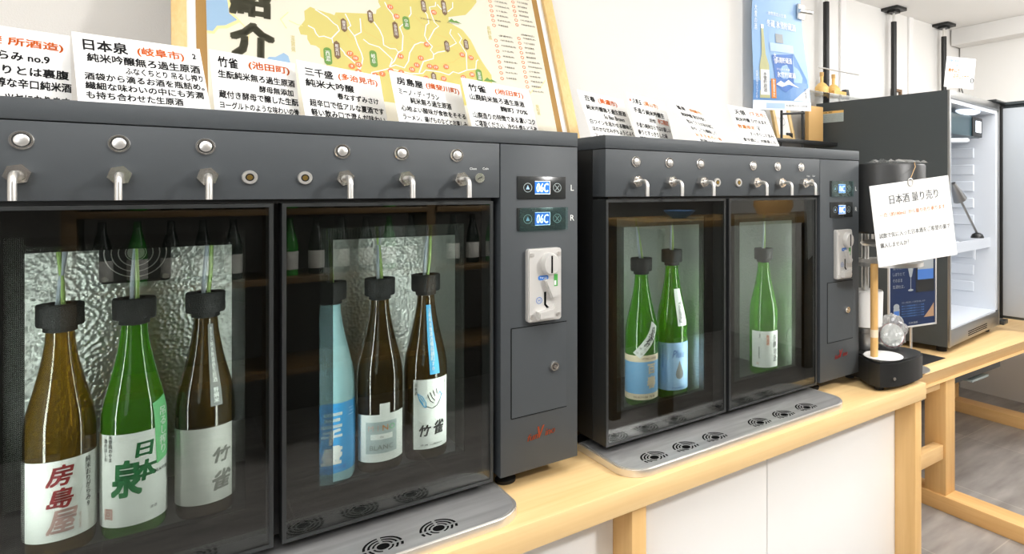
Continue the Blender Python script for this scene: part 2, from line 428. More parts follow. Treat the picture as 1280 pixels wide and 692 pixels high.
# ---------------------------------------------------------------- counter
ct = thing('counter', (.5, 1.3, 0), 'long pale pine counter with white cabinet fronts carrying both black dispensers', 'counter')
MB().box(-1.6, 1.606, .892, 1.675, CZ-.0427, CZ, .002).build('countertop', 'counter', ct)
for x0 in (-1.2, -.28, .6476, 1.5678):
    MB().box(x0, x0+.0318, .902, 1.60, 0, CZ-.0427, .0015).build('post', 'post', ct)
for x0, x1 in ((-1.168, -.6), (-.597, -.28), (-.248, .166), (.169, .6476), (.6796, 1.057), (1.0595, 1.5675)):
    MB().box(x0+.0005, x1-.0005, .960, .978, .06, CZ-.0437, .001).build('cabinet_panel', 'panel', ct)

# ---------------------------------------------------------------- sake dispensers
def dispenser(dx, ext, label, logo):
    X = lambda x: x + dx
    XR = .5964 + ext
    root = thing('sake_dispenser', (X(.2), 1.2, CZ), label, 'drink dispenser')
    B0 = .848; LT = 1.4345; YB = 1.455
    l, cx = X(-.192), X(.4467)
    mb = MB()                                            # hollow carcass around two compartments
    mb.box(l, l+.012, 1.047, YB, B0, 1.409); mb.box(cx-.012, cx, 1.047, YB, B0, 1.409)
    mb.box(l+.012, cx-.012, 1.33, YB, B0, 1.409); mb.box(l+.012, cx-.012, 1.047, 1.33, B0, .857); mb.box(l+.012, cx-.012, 1.047, 1.33, 1.325, 1.409)
    mb.box(X(.1209), X(.131), 1.034, 1.33, B0, 1.325)
    mb.box(l+.012, cx-.012, 1.010, 1.047, 1.3130, 1.3178)  # filler strip added to block compartment light leaking above the doors
    mb.build('cabinet_body', 'case_dark', root, smooth=0)
    for a, b in ((l+.0125, X(.1205)), (X(.1315), cx-.0125)):
        mb = MB(); mb.box(a, b, 1.318, 1.329, .858, 1.324); mb.box(a, a+.003, 1.06, 1.317, .858, 1.324); mb.box(b-.003, b, 1.06, 1.317, .858, 1.324)
        mb.m(1).box(a, b, 1.055, 1.317, .857, .860)
        mb.build('compartment_liner', ['liner', 'case'], root, smooth=0)
    MB().box(X(-.1935), X(XR), .9985, YB+.002, 1.4095, LT, .0015).build('lid', 'case', root)
    MB().box(l, cx-.0008, 1.0, 1.046, 1.318, 1.4085, .001).build('tap_panel', 'case', root)
    mb = MB(); mb.box(cx+.0008, X(XR), 1.0, YB, B0, 1.4085, .0015); mb.build('control_column', 'case', root)
    # doors
    for (a, b, wa, wb) in ((X(-.1905), X(.1209), X(-.142), X(.092)), (X(.131), X(.4345), X(.183), X(.400))):
        z0, z1, v0, v1 = .8475, 1.3125, .893, 1.275
        d = ring_flat(MB(), a, b, z0, z1, a+.005, b-.005, z0+.005, z1-.005, 1.0, 1.046).build('door', 'edge', root, smooth=0)
        MB().box(a+.005, b-.005, 1.002, 1.006, z0+.005, z1-.005).build('door_pane', 'pane', d, smooth=0)
        ring_flat(MB(), a+.005, b-.005, z0+.005, z1-.005, wa, wb, v0, v1, 1.036, 1.040).build('black_border', 'frit', d, smooth=0)
        e = .014
        ring_flat(MB(), wa, wb, v0, v1, wa+e*1.3, wb-e*1.1, v0+e*.4, v1-e*1.3, 1.0375, 1.0385).build('dotted_border', 'dots', d, smooth=0)
    # buttons, taps
    for bx, tx in ((-.1216, -.124), (-.0385, -.0377), (.0459, .0476), (.206, .2081), (.2881, .2925), (.3732, .378)):
        mb = MB(); T = frame_T((X(bx), 1.0, 1.3863), (1, 0, 0), (0, 0, 1))
        mb.lathe([(0, .0), (.0106, 0), (.0106, .0018), (.0096, .003), (.0082, .003), (.0078, .0022)], seg=36, T=T)
        mb.m(1).lathe([(.0078, .0022), (.0066, .0022)], seg=36, T=T)
        b = mb.build('push_button', ['chrome', 'black'], root)
        mb = MB(); mb.lathe([(.0066, .0012), (.0066, .0030), (.006, .0034), (0, .0034)], seg=36, T=T); mb.build('button_cap', 'satin', b)
        c = Vector((X(tx), 1.0, 1.348))
        mb = MB(); mb.prism([(.0118*math.cos(R(60*k+12)), .0118*math.sin(R(60*k+12))) for k in range(6)], 0, .013, T=FT(*c), bev=.0012)
        mb.cyl(c+Vector((0, -.013, 0)), c+Vector((0, -.018, 0)), .0078, seg=24, bev=.0008)
        t = mb.build('tap', 'chrome', root)
        y = lambda v: c + Vector((0, v, 0))
        pts = [y(-.016), y(-.024)] + [c + Vector((0, -.030-.010*math.sin(R(q)), -.010*(1-math.cos(R(q))))) for q in (0, 20, 40, 60, 80, 90)] + [c + Vector((0, -.040, -.029))]
        MB().tube(pts, .0038, 14).build('spout', 'satin', t)
    for bx in (.0935, .1583):
        T = FT(X(bx), 1.0, 1.3475); mb = MB()
        mb.lathe([(0, 0), (.0092, 0), (.0092, .003), (.0085, .004), (.0052, .004), (.0050, .003)], T=T, seg=32)
        mb.m(1).lathe([(.005, .003), (.0034, .003)], T=T, seg=32); mb.m(2).lathe([(.0034, .003), (.0034, .0042), (0, .0042)], T=T)
        mb.build('key_lock', ['satin', 'black', 'brass'], root)
    T = FT(X(.4105), 1.0, 1.3505); mb = MB()
    mb.lathe([(0, 0), (.0085, 0), (.0085, .003), (.0078, .004), (0, .004)], T=T, seg=32); mb.m(1).box(-.004, .004, -.0008, .0008, .0039, .0044, T=T @ Matrix.Rotation(R(30), 4, 'Z'))
    mb.build('key_switch', ['chrome', 'black'], root)
    mb = MB(); T = FT(X(.0), .9994, 0)
    mb.text('Clean', .400, 1.3655, wd=.0115, T=T, anchor='c'); mb.text('Coin', .421, 1.366, wd=.010, T=T, anchor='c')
    mb.text('L', .5848+ext*.8, 1.335, h=.0105, T=T, anchor='c'); mb.text('R', .5848+ext*.8, 1.281, h=.0105, T=T, anchor='c')
    mb.build('marking', 'lab_white', root, smooth=0)
    # displays
    e = ext*.6
    for zc, film in ((1.335, dx > .5), (1.281, dx < .5)):
        a, b = X(.477+e), X(.5705+e)
        mb = MB(); mb.box(a, b, .9975, 1.0, zc-.0195, zc+.0195, .0006); d = mb.build('display', 'screen', root)
        T = FT(X(e), .9972, zc); mb = MB()
        mb.box(.5095, .5385, -.011, .011, 0, .0003, T=T)
        mb.m(1).text('06C', .524, 0, h=.0155, wd=.023, T=T, z=.0006, anchor='c', bold=.02, shear=.12)
        mb.line([(.5095, -.011), (.5385, -.011)], .0008, .0005, T); mb.line([(.5095, .011), (.5385, .011)], .0008, .0005, T)
        mb.line([(.5385, -.011), (.5385, .011)], .0008, .0005, T)
        mb.build('lcd_readout', ['lcd', 'lcd_w'], d, smooth=0)
        mb = MB(); mb.arc(.496, 0, .0072, .0080, 0, 360, .0003, T, 28); mb.arc(.553, 0, .0072, .0080, 0, 360, .0003, T, 28)
        mb.m(1).flat([(.4925, -.003), (.4995, -.003), (.496, .0045)], .0003, T); mb.m(0).line([(.549, .004), (.557, -.005)], .0009, .0003, T); mb.line([(.549, -.005), (.557, .004)], .0009, .0003, T)
        mb.build('touch_marks', ['sticker_edge', 'lcd_w'] if 'sticker_edge' in M else ['lab_silver', 'lab_ltblue'], d, smooth=0)
        if film:
            off = .0035
            mb = MB(); mb.grid(lambda u, v: (a+off+u*(b-a), .9964-.0012*abs(math.sin(u*9+v*5)), zc-.0205+v*.040), 14, 8); mb.build('peeling_film', 'film', d)
    # coin acceptor
    e = ext*.62
    T = FT(X(.5252+e), 1.0, 1.1667); mb = MB()
    mb.prism(rounded(-.0322, .0322, -.063, .063, .005), 0, .011, T=T, bev=.002)
    ca = mb.build('coin_acceptor', 'coin', root)
    mb = MB()
    for sx in (-1, 1):
        for sz in (-1, 1): mb.cyl(T @ Vector((sx*.0255, sz*.053, .0105)), T @ Vector((sx*.0255, sz*.053, .0125)), .0036, seg=16)
    mb.build('screw', 'satin', ca)
    mb = MB(); mb.lathe([(1, .011), (1, .020), (.86, .024), (0, .0245)], T=T @ Matrix.Translation((.006, .036, 0)) @ Matrix.Diagonal((.0155, .0195, 1, 1)), seg=36)
    mb.m(1).box(.0045, .0075, .021, .051, .0243, .0249, T=T); mb.build('coin_slot', ['coin', 'void'], ca)
    mb = MB(); T2 = T @ Matrix.Translation((.012, -.014, 0)) @ Matrix.Rotation(R(32), 4, 'Z')
    mb.prism([(-.0085, -.006), (.0, -.011), (.0085, -.006), (.0025, .028), (-.0025, .028)], .011, .021, T=T2, bev=.002); mb.build('return_lever', 'coin', ca)
    mb = MB(); mb.prism([(-.018, -.058), (.012, -.058), (.015, -.034), (.006, -.040), (-.018, -.044)], .011, .024, T=T, bev=.002); mb.build('coin_chute', 'coin', ca)
    mb = MB(); mb.line([(-.0005, -.012), (-.0005, -.034), (.008, -.044)], .0042, .0114, T)
    mb.m(1).flat(rounded(-.014, .006, .0085, .0165, .0035), .0114, T); mb.m(2).flat([(.017, -.004), (.024, -.004), (.024, .017), (.017, .017)], .0114, T)
    mb.m(3).flat([(.0175, -.002), (.021, -.002), (.021, .006), (.0175, .006)], .0116, T); mb.text('TW130', -.004, .0125, wd=.014, T=T, z=.0117, anchor='c')
    mb.m(1).arc(-.012, -.026, .0048, .0058, 0, 360, .0114, T, 20); mb.text('H', -.012, -.026, h=.005, T=T, z=.0114, anchor='c')
    mb.build('sticker', ['void', 'sticker_b', 'sticker_g', 'lab_white'], ca, smooth=0)
    # access door and lock
    a, b = X(.4668+e), X(.5732+e)
    mb = MB(); mb.box(a, b, .9992, 1.0, .9437, 1.096); mb.m(1)
    for q in ((a-.0007, a+.0005, .9437, 1.096), (a, b, 1.0955, 1.0967), (a, b, .943, .9442)): mb.box(q[0], q[1], .9990, .9999, q[2], q[3])
    ad = mb.build('access_door', ['case', 'void'], root, smooth=0)
    T = FT(X(.5474+e), .9992, 1.020); mb = MB()
    mb.lathe([(0, 0), (.0088, 0), (.0088, .003), (.0075, .0055), (.005, .0055), (.0046, .0045)], T=T, seg=32)
    mb.m(1).lathe([(.0046, .0045), (.0036, .0045)], T=T, seg=32); mb.m(0).lathe([(.0036, .0045), (.0034, .006), (0, .006)], T=T, seg=24)
    mb.build('lock', ['chrome', 'black'], ad)
    mb = MB(); T = FT(X(.5225+e), .9990, .9065) @ Matrix.Rotation(R(4), 4, 'Z')
    mb.text('fun', -.027, -.006, h=.0115, wd=.021, T=T, bold=.012, shear=.35); mb.text('V', -.006, -.006, h=.020, wd=.013, T=T, bold=.02, shear=.35)
    mb.text('ino', .007, -.006, h=.0115, wd=.020, T=T, bold=.012, shear=.35); mb.build('logo', logo, root, smooth=0)
    for fx, fys in ((-.165, (1.12, 1.41)), (.479, (1.05,)), (.56, (1.41,))):
        for fy in fys:
            MB().lathe([(0, 0), (.017, 0), (.018, .006), (.013, .010), (.007, .012), (.007, .0305), (0, .0305)], (X(fx), fy, CZ), seg=20).build('foot', 'rubber', root)
    return root, X
def fan_and_hood(root, X):
    T = FT(X(-.03), 1.317, 1.232); mb = MB()
    mb.prism(rounded(-.044, .044, -.047, .047, .006), 0, .012, T=T)
    mb.m(1)
    for k in range(4): mb.arc(0, 0, .012+.0085*k, .0135+.0085*k, 0, 360, .0125, T, 36)
    mb.disc(0, 0, .011, .0125, T)
    for sx in (-1, 1): mb.m(2).cyl(T @ Vector((sx*.037, -.040, .012)), T @ Vector((sx*.037, -.040, .015)), .0045, seg=12)
    mb.build('fan', ['case_dark', 'satin', 'chrome'], root)
    mb = MB(); mb.box(X(-.127), X(.068), 1.052, 1.13, 1.262, 1.3245, .006); mb.build('cooling_hood', 'case_dark', root)
rootA, XA = dispenser(0, 0, 'larger looking near black six tap sake dispenser with orange logo, under the framed map', 'logo')
fan_and_hood(rootA, XA)
rootB, XB = dispenser(.849, .0145, 'farther black six tap sake dispenser with green bottles inside and red logo', 'logo_red')

# light strips standing inside the front corners of the cooled compartments
for X in (XA, XB):
    for xl, xm, p in ((-.168, -.03, .46), (.108, -.03, .34), (.158, .285, .50), (.422, .285, .45)):
        area('strip_lamp', (X(xl), 1.062, 1.06), (X(xm), 1.21, 1.06), .012, .34, p, (.95, 1, .97))

# ---------------------------------------------------------------- drip trays
def tray(x0, x1, label):
    t = thing('drip_tray', ((x0+x1)/2, 1.0, CZ), label, 'drip tray', 'steel drip trays in front of the dispensers')
    zt = CZ+.015; r = .05
    out = [(x0, 1.085)] + [(x0+r-r*math.cos(R(a)), .9055+r-r*math.sin(R(a))) for a in range(0, 91, 9)] + [(x1-r+r*math.sin(R(a)), .9055+r-r*math.cos(R(a))) for a in range(0, 91, 9)] + [(x1, 1.085)]
    mb = MB(); mb.prism(out, CZ+.0005, zt-.0004, bev=.0016); mb.m(1)
    xm, ym = (x0+x1)/2, 1.0
    mb.prism([(xm+(x-xm)*(1-.006/(x1-xm)), max(y, .9055)+(.003 if y < 1.05 else 0)) for x, y in out], zt-.0006, zt); mb.build('pan', ['satin', 'brushed'], t)
    for k in range(6):
        gx = x0 + .076 + (.0775*k if k < 3 else .288 + .0775*(k-3) - .0015)
        mb = MB(); T = frame_T((gx, .9365, zt), (1, 0, 0), (0, 1, 0)); z = .0004
        mb.disc(0, 0, .0085, z, T, 24)
        for j, (r0, r1) in enumerate(((.0115, .0143), (.0172, .0204), (.0232, .0268))):
            g = (9, 6, 5)[j]
            mb.arc(0, 0, r0, r1, g, 90-g, z, T, 9); mb.arc(0, 0, r0, r1, 90+g, 180-g, z, T, 9)
            lo = (75, 40, 24)[j]
            mb.arc(0, 0, r0, r1, -lo, -g, z, T, 7); mb.arc(0, 0, r0, r1, 180+g, 180+lo, z, T, 7)
        mb.build('grille', 'void', t, smooth=0)
    MB().box(x0+.004, x1-.004, 1.0835, 1.0865, CZ+.001, zt+.001).build('rear_lip', 'black', t)
tray(-.195, .450, 'steel drip tray with rounded corner under the taps of the near dispenser')
tray(.648, 1.291, 'steel drip tray with six round grilles under the farther dispenser')

# ---------------------------------------------------------------- bottles
PROF = [(0, .003), (.028, .0), (.0335, .002), (.0358, .008), (.0362, .03), (.0362, .150), (.0354, .166), (.0325, .184), (.0275, .205), (.0222, .228), (.0180, .250), (.0152, .270), (.0142, .285), (.0165, .287), (.0165, .296), (.0135, .298), (0, .298)]
def bottle(name, x, y, glassm, label, labels=None, cap=.030, k=1.0, rot=0, z0=.8605, tilt=(-.003, .006), hs=1.0):
    t = thing(name, (x, y, z0), label, 'bottle', None)
    prof = [(r*k, z*hs) for r, z in PROF]
    MB().lathe(prof, (x, y, z0), seg=48).build('bottle_glass', glassm, t)
    def rad(z):
        for (r0, a), (r1, b) in zip(prof[3:], prof[4:]):
            if a <= z <= b: return r0 + (r1-r0)*(z-a)/max(b-a, 1e-6)
        return prof[5][0]
    def wrap(off):
        def f(co):
            r = rad(co[1]); th = co[0]/(.0362*k) + R(rot)
            rr = r + off
            return Vector((x + rr*math.sin(th), y - rr*math.cos(th), z0 + co[1]))
        return f
    if labels: labels(t, wrap, hs)
    zc = z0 + .285*hs
    mb = MB(); c = (x, y, zc)
    mb.lathe([(.0172, 0), (.0172, .006), (.0232, .007), (.024, .009), (.024, .034), (.0232, .0355), (.013, .0355), (.012, .031), (0, .031)], c, seg=40)
    mb.lathe([(.0172, 0), (.0150, -.001), (.0150, .004)], c, seg=24)
    st = mb.build('stopper', 'stopper', t)
    top = zc + .030
    g = [(x+.003, y, top), (x+tilt[0]*.5+.003, y, top+.035), (x+tilt[0]+.001, y+.002, top+.075), (x+tilt[0]*1.4, y+.004, 1.322)]
    h = [(x-.003, y, top), (x+tilt[1]*.5-.003, y, top+.035), (x+tilt[1]-.001, y+.002, top+.075), (x+tilt[1]*1.3, y+.004, 1.322)]
    MB().tube(g, .0026, 10).build('tube', 'tube_g', st); MB().tube(h, .0026, 10).build('tube', 'tube_w', st)
    return t
def sheet(mb, wrap, x0, x1, z0, z1, off=.0004, nu=26, nz=6, zf=None):
    f = wrap(off); zf = zf or (lambda u: 0)
    mb.grid(lambda u, v: f(((x0+(x1-x0)*u), z0+(z1-z0)*v, 0)), nu, nz)
def lab1(t, wrap, s):
    mb = MB(); sheet(mb, wrap, -.062, .062, .022, .124); o = mb.build('label', 'lab_white', t)
    f = wrap(.0008); mb = MB()
    for ch, zz, xx, mi, sz in (('房', .105, -.001, 0, .027), ('島', .076, -.001, 0, .026), ('屋', .046, .001, 1, .030)):
        mb.m(mi).text(ch, xx, zz, h=sz, wd=sz*1.02, fn=f, slice_=.003, anchor='c', bold=.025, shear=.25)
    mb.m(2).text('純米おりがらみ9', .029, .087, h=.066, wd=.0075, fn=f, slice_=.003, anchor='c', vert=True, bold=.018)
    mb.m(1).text('ぼうじまや', .019, .040, h=.022, wd=.003, fn=f, slice_=.003, anchor='c', vert=True, bold=.018)
    mb.build('lettering', ['red_ink', 'pale_red', 'ink'], o, smooth=0)
def lab2(t, wrap, s):
    mb = MB(); sheet(mb, wrap, -.060, .060, .018, .142); o = mb.build('label', 'lab_white', t)
    f = wrap(.0008); mb = MB()
    mb.text('日', .012, .118, h=.020, wd=.021, fn=f, slice_=.003, anchor='c', bold=.035, shear=.1); mb.text('本', .012, .089, h=.028, wd=.030, fn=f, slice_=.003, anchor='c', bold=.035, shear=.15)
    mb.text('泉', -.008, .082, h=.050, wd=.034, fn=f, slice_=.003, anchor='c', bold=.035, shear=.05)
    mb.m(1).text('木曽路のやま', -.026, .124, h=.036, wd=.0055, fn=f, slice_=.003, anchor='c', vert=True, bold=.018); mb.text('酒のほしお', -.033, .122, h=.030, wd=.005, fn=f, slice_=.003, anchor='c', vert=True, bold=.018)
    mb.text('純米吟醸', .034, .083, wd=.022, fn=f, slice_=.003, anchor='c', bold=.02); mb.text('清酒', .022, .036, wd=.009, fn=f, slice_=.003, anchor='c')
    mb.m(2).text('回', -.029, .036, h=.015, wd=.012, fn=f, slice_=.003, anchor='c', bold=.06)
    mb.build('lettering', ['green_ink', 'ink', 'stamp'], o, smooth=0)
    mb = MB(); f0 = wrap(.0012); mb.grid(lambda u, v: f0((.022+.024*u-.006*(1-v)*0+.004*(1-v), .092+.084*v+.008*u, 0)), 10, 12); o = mb.build('side_strip', 'lab_green', t)
    mb = MB(); mb.text('吊るし搾り', .036, .136, h=.064, wd=.0125, fn=wrap(.0016), slice_=.003, anchor='c', vert=True, bold=.015); mb.build('lettering', 'lab_white', o, smooth=0)
def lab3(t, wrap, s):
    mb = MB(); sheet(mb, wrap, -.060, .060, .022, .130); o = mb.build('label', 'lab_grey', t)
    f = wrap(.0008); mb = MB(); mb.text('竹', .019, .088, h=.022, wd=.026, fn=f, slice_=.003, anchor='c', shear=.25, bold=.03); mb.text('雀', .019, .052, h=.028, wd=.027, fn=f, slice_=.003, anchor='c', shear=.25, bold=.03)
    mb.build('lettering', 'label_brush', o, smooth=0)
    mb = MB(); f0 = wrap(.0011); mb.grid(lambda u, v: f0((.004+.015*u, .160+.115*v, 0)), 6, 20); o = mb.build('neck_strip', 'strip_grey', t)
    mb = MB(); mb.text('きもと純米無濾過生原酒', .0115, .232, h=.078, wd=.0068, fn=wrap(.0015), slice_=.004, anchor='c', vert=True, bold=.02); mb.text('野綱米', .0115, .175, h=.021, wd=.0068, fn=wrap(.0015), slice_=.004, anchor='c', vert=True, bold=.02)
    mb.build('lettering', 'lab_white', o, smooth=0)
def lab4(t, wrap, s):
    mb = MB(); sheet(mb, wrap, -.070, .070, .020, .130); o = mb.build('label', 'lab_blue', t)
    f = wrap(.0008); mb = MB()
    for ch, zz, h in (('三', .104, .024), ('千', .078, .024), ('盛', .049, .030)): mb.text(ch, -.001, zz, h=h, wd=.031, fn=f, slice_=.003, anchor='c', bold=.05, shear=.1)
    mb.m(1).text('春なすずみ', 0, .122, wd=.020, fn=f, slice_=.003, anchor='c'); mb.text('純米大吟醸', .004, .028, wd=.032, fn=f, slice_=.003, anchor='c')
    mb.m(2).text('三', .031, .113, h=.012, wd=.012, fn=f, slice_=.003, anchor='c')
    mb.build('lettering', ['lab_white', 'po_deep', 'lab_ltblue'], o, smooth=0)
def lab5(t, wrap, s):
    mb = MB(); sheet(mb, wrap, -.044, .044, .020, .098); sheet(mb, wrap, -.003, .013, .098, .116, nu=6, nz=3); o = mb.build('label', 'lab_white', t)
    f = wrap(.0007); mb = MB(); mb.grid(lambda u, v: f((-.025+.050*u, .034+.052*v, 0)), 14, 4)
    f = wrap(.0010); mb.m(1).grid(lambda u, v: f((-.017+.034*u, .057+.009*v, 0)), 10, 2)
    for k, (ch, mi) in enumerate(zip('MINO', (2, 2, 3, 4))): mb.m(mi).text(ch, -.0165+.011*k, .076, h=.009, fn=wrap(.0012), slice_=.003, anchor='c')
    mb.m(5).text('de', 0, .0615, h=.004, fn=wrap(.0014), anchor='c'); mb.text('BLANC', 0, .044, h=.008, wd=.036, fn=wrap(.0012), slice_=.003, anchor='c')
    mb.build('lettering', ['lab_silver', 'lab_white', 'stamp', 'pale_orange', 'lab_green', 'strip_grey'], o, smooth=0)
def lab6(t, wrap, s):
    mb = MB(); sheet(mb, wrap, -.030, .036, .022, .142); o = mb.build('label', 'lab_white', t)
    f = wrap(.0008); mb = MB()
    mb.text('竹', -.010, .054, h=.020, wd=.020, fn=f, slice_=.003, anchor='c', bold=.03, shear=.3); mb.text('雀', .014, .057, h=.025, wd=.021, fn=f, slice_=.003, anchor='c', bold=.03, shear=.2)
    mb.text('日本酒', -.025, .126, h=.020, wd=.005, fn=f, slice_=.003, anchor='c', vert=True, bold=.018); mb.text('大野町産五百万石', .028, .126, h=.024, wd=.003, fn=f, slice_=.003, anchor='c', vert=True, bold=.018)
    mb.text('清酒 山廃純米', .002, .029, wd=.040, h=.003, fn=f, slice_=.003, anchor='c')
    def stroke(pts, w_): mb.line(pts, w_, .0, None)
    import itertools
    m2 = MB(); mb2 = mb
    for pts, mi in (([(-.022, .118), (-.014, .113), (-.009, .103), (-.008, .094)], 1), ([(-.022, .118), (-.019, .107), (-.012, .096), (-.008, .094)], 1), ([(-.018, .113), (-.012, .104)], 1), ([(-.019, .109), (-.013, .100)], 1),
                    ([(-.006, .116), (-.002, .105), (.004, .100)], 0), ([(-.002, .119), (.002, .109), (.006, .104)], 0), ([(.003, .122), (.006, .112)], 0), ([(.009, .124), (.010, .115)], 0),
                    ([(-.008, .096), (.001, .091), (.010, .095), (.016, .104)], 0), ([(.016, .104), (.019, .112), (.016, .118), (.012, .113)], 1), ([(.019, .112), (.024, .111)], 1)):
        mb.mi = mi
        P = []
        for a, b in zip(pts, pts[1:]): P += [(a[0]+(b[0]-a[0])*q/3, a[1]+(b[1]-a[1])*q/3) for q in range(3)]
        P.append(pts[-1]); Q = [f((p[0], p[1], 0)) for p in P]; mb.tube(Q, .0006, 6)
    mb.build('lettering', ['ink', 'strip_blue'], o, smooth=0)
    mb = MB(); f0 = wrap(.0011); mb.grid(lambda u, v: f0((-.008+.017*u+.006*(1-v), .150+.118*v, 0)), 6, 20); o = mb.build('neck_strip', 'strip_blue', t)
    mb = MB(); mb.text('山廃純米無濾過備前雄町70', .0035, .210, h=.106, wd=.008, fn=wrap(.0015), slice_=.004, anchor='c', vert=True, bold=.01); mb.build('lettering', 'lab_white', o, smooth=0)
def labM1(t, wrap, s):
    mb = MB(); sheet(mb, wrap, -.060, .060, .018, .108); mb.m(1); sheet(mb, wrap, -.060, .060, .016, .029, .0007); sheet(mb, wrap, -.060, .060, .098, .112, .0007); o = mb.build('label', ['lab_sky', 'lab_cream'], t)
    mb = MB(); f = wrap(.0009); mb.text('百', .016, .082, h=.022, wd=.020, fn=f, slice_=.003, anchor='c', bold=.04); mb.text('春', .016, .053, h=.027, wd=.023, fn=f, slice_=.003, anchor='c', bold=.04)
    mb.m(1).text('HYAKU-SHUN', .012, .105, wd=.036, h=.005, fn=wrap(.0011), slice_=.003, anchor='c'); mb.text('純米吟醸 百春', .0, .022, wd=.05, h=.005, fn=wrap(.0011), slice_=.003, anchor='c')
    mb.build('lettering', ['lab_cream', 'map_brown'], o, smooth=0)
    mb = MB(); f0 = wrap(.0015)
    tr = lambda u, v: (-.026+.044*v+.006*math.sin(v*PI)+.016*u, .118+.066*v-.012*u, 0)
    mb.grid(lambda u, v: f0(tr(u, v)), 6, 14); o = mb.build('shoulder_tag', 'lab_white', t)
    mb = MB()
    for ch, v, h in (('直', .80, .0135), ('汲', .58, .0155), ('み', .38, .0135)):
        p = tr(.5, v); mb.text(ch, p[0], p[1], h=h, wd=h, fn=wrap(.0019), slice_=.003, anchor='c', bold=.02, shear=.3)
    mb.m(1)
    for ch, u, v in (('無', .3, .20), ('ろ', .72, .24), ('生', .3, .07), ('酒', .72, .10)): p = tr(u, v); mb.text(ch, p[0], p[1], h=.005, fn=wrap(.0019), anchor='c')
    mb.build('lettering', ['ink', 'strip_grey'], o, smooth=0)
def labM2(t, wrap, s):
    mb = MB(); sheet(mb, wrap, -.055, .055, .022, .128); o = mb.build('label', 'lab_ltblue', t)
    mb = MB(); f = wrap(.0008)
    mb.text('Pluie', .012, .103, h=.017, wd=.030, fn=f, slice_=.003, anchor='c', shear=.3)
    mb.m(1).text('純米吟醸無濾過', -.026, .098, h=.050, wd=.0045, fn=f, slice_=.003, anchor='c', vert=True, bold=.018); mb.text('生原酒', -.033, .106, h=.030, wd=.0045, fn=f, slice_=.003, anchor='c', vert=True, bold=.018)
    mb.m(0).text('Youthful', .010, .028, wd=.030, h=.004, fn=f, slice_=.003, anchor='c')
    pts = [(.014, .089), (.018, .076), (.0225, .064), (.0235, .056), (.021, .049), (.014, .046), (.007, .049), (.0045, .056), (.0055, .064), (.010, .076)]
    cc = (.014, .062)
    mb.m(2)
    for a, b in zip(pts, pts[1:]+pts[:1]):
        g = f; vs = [g((cc[0], cc[1], 0)), g((a[0], a[1], 0)), g((b[0], b[1], 0))]
        t_ = bmesh.new(); t_.faces.new([t_.verts.new(v) for v in vs]); t_.verts.index_update(); mb._take(t_)
    mb.build('lettering', ['po_deep', 'po_mid', 'strip_grey'], o, smooth=0)
    mb = MB(); f0 = wrap(.0013); mb.grid(lambda u, v: f0((.003+.026*u-.004*(1-v)*0+.007*(1-v), .165+.082*v, 0)), 8, 14); o = mb.build('neck_strip', 'lab_white', t)
    mb = MB(); vs = 'Youthful'
    T = None
    g = wrap(.0018); mb.text('Youthful', 0, 0, wd=.046, h=.010, fn=lambda co: g((.0185 + co[1] - co[0]*.05, .196 - co[0], 0)), anchor='c', slice_=.004)
    mb.build('lettering', ['grey_ink'], o, smooth=0)
def labM3(t, wrap, s):
    mb = MB(); sheet(mb, wrap, -.040, .040, .020, .112); o = mb.build('label', 'lab_white', t)
    mb = MB(); f = wrap(.0008); mb.m(1)
    for ch, zz, xx in (('飛', .094, .026), ('騨', .077, .025), ('地', .060, .027), ('酒', .042, .026)): mb.m(0).text(ch, xx, zz, h=.016, wd=.015, fn=f, slice_=.003, anchor='c', bold=.01, shear=.2)
    mb.m(1).text('無濾過', .004, .090, h=.026, wd=.008, fn=f, slice_=.003, anchor='c', vert=True, bold=.018); mb.m(0).text('限定', -.016, .100, h=.010, wd=.004, fn=f, anchor='c', vert=True, bold=.018); mb.text('純米吟醸原酒', -.018, .058, h=.030, wd=.0035, fn=f, anchor='c', vert=True, bold=.018)
    mb.m(1).text('印', -.022, .030, h=.006, fn=f, anchor='c'); mb.build('lettering', ['ink', 'orange'], o, smooth=0)
bottle('sake_bottle', -.1035, 1.15, 'amber', 'brown sake bottle with white label and dark red brush writing, leftmost in near dispenser', lab1, rot=6)
bottle('sake_bottle', -.028, 1.15, 'green', 'bright green sake bottle with white label between two brown ones in near dispenser', lab2, rot=0, tilt=(0, .002))
bottle('sake_bottle', .0530, 1.15, 'amber_d', 'dark brown sake bottle with grey label and grey neck strip in near dispenser', lab3, rot=0, tilt=(.006, .003))
bottle('sake_bottle', .2190, 1.15, 'frost', 'frosted pale blue sake bottle with blue label and white brush writing', lab4, rot=-6, tilt=(-.004, -.002))
bottle('sake_bottle', .2955, 1.15, 'amber_d', 'brown sake bottle whose white label carries a grey square, middle behind near right door', lab5, rot=-10, tilt=(-.004, .0))
bottle('sake_bottle', .3730, 1.15, 'amber_d', 'brown sake bottle with bird drawing on label and bright blue neck strip', lab6, rot=-4, tilt=(.008, .004))
bottle('sake_bottle', .8405, 1.135, 'green', 'green sake bottle with sky blue label and slanted white shoulder tag in farther dispenser', labM1, rot=-24, tilt=(-.012, -.010))
bottle('sake_bottle', .9236, 1.13, 'green', 'green sake bottle with light blue label showing a grey drop and white neck strip', labM2, rot=-32, hs=1.05, tilt=(-.001, .001))
bottle('sake_bottle', 1.2310, 1.13, 'green', 'green sake bottle with plain white label, alone behind the right door of the farther dispenser', labM3, rot=-36, tilt=(.004, .006))

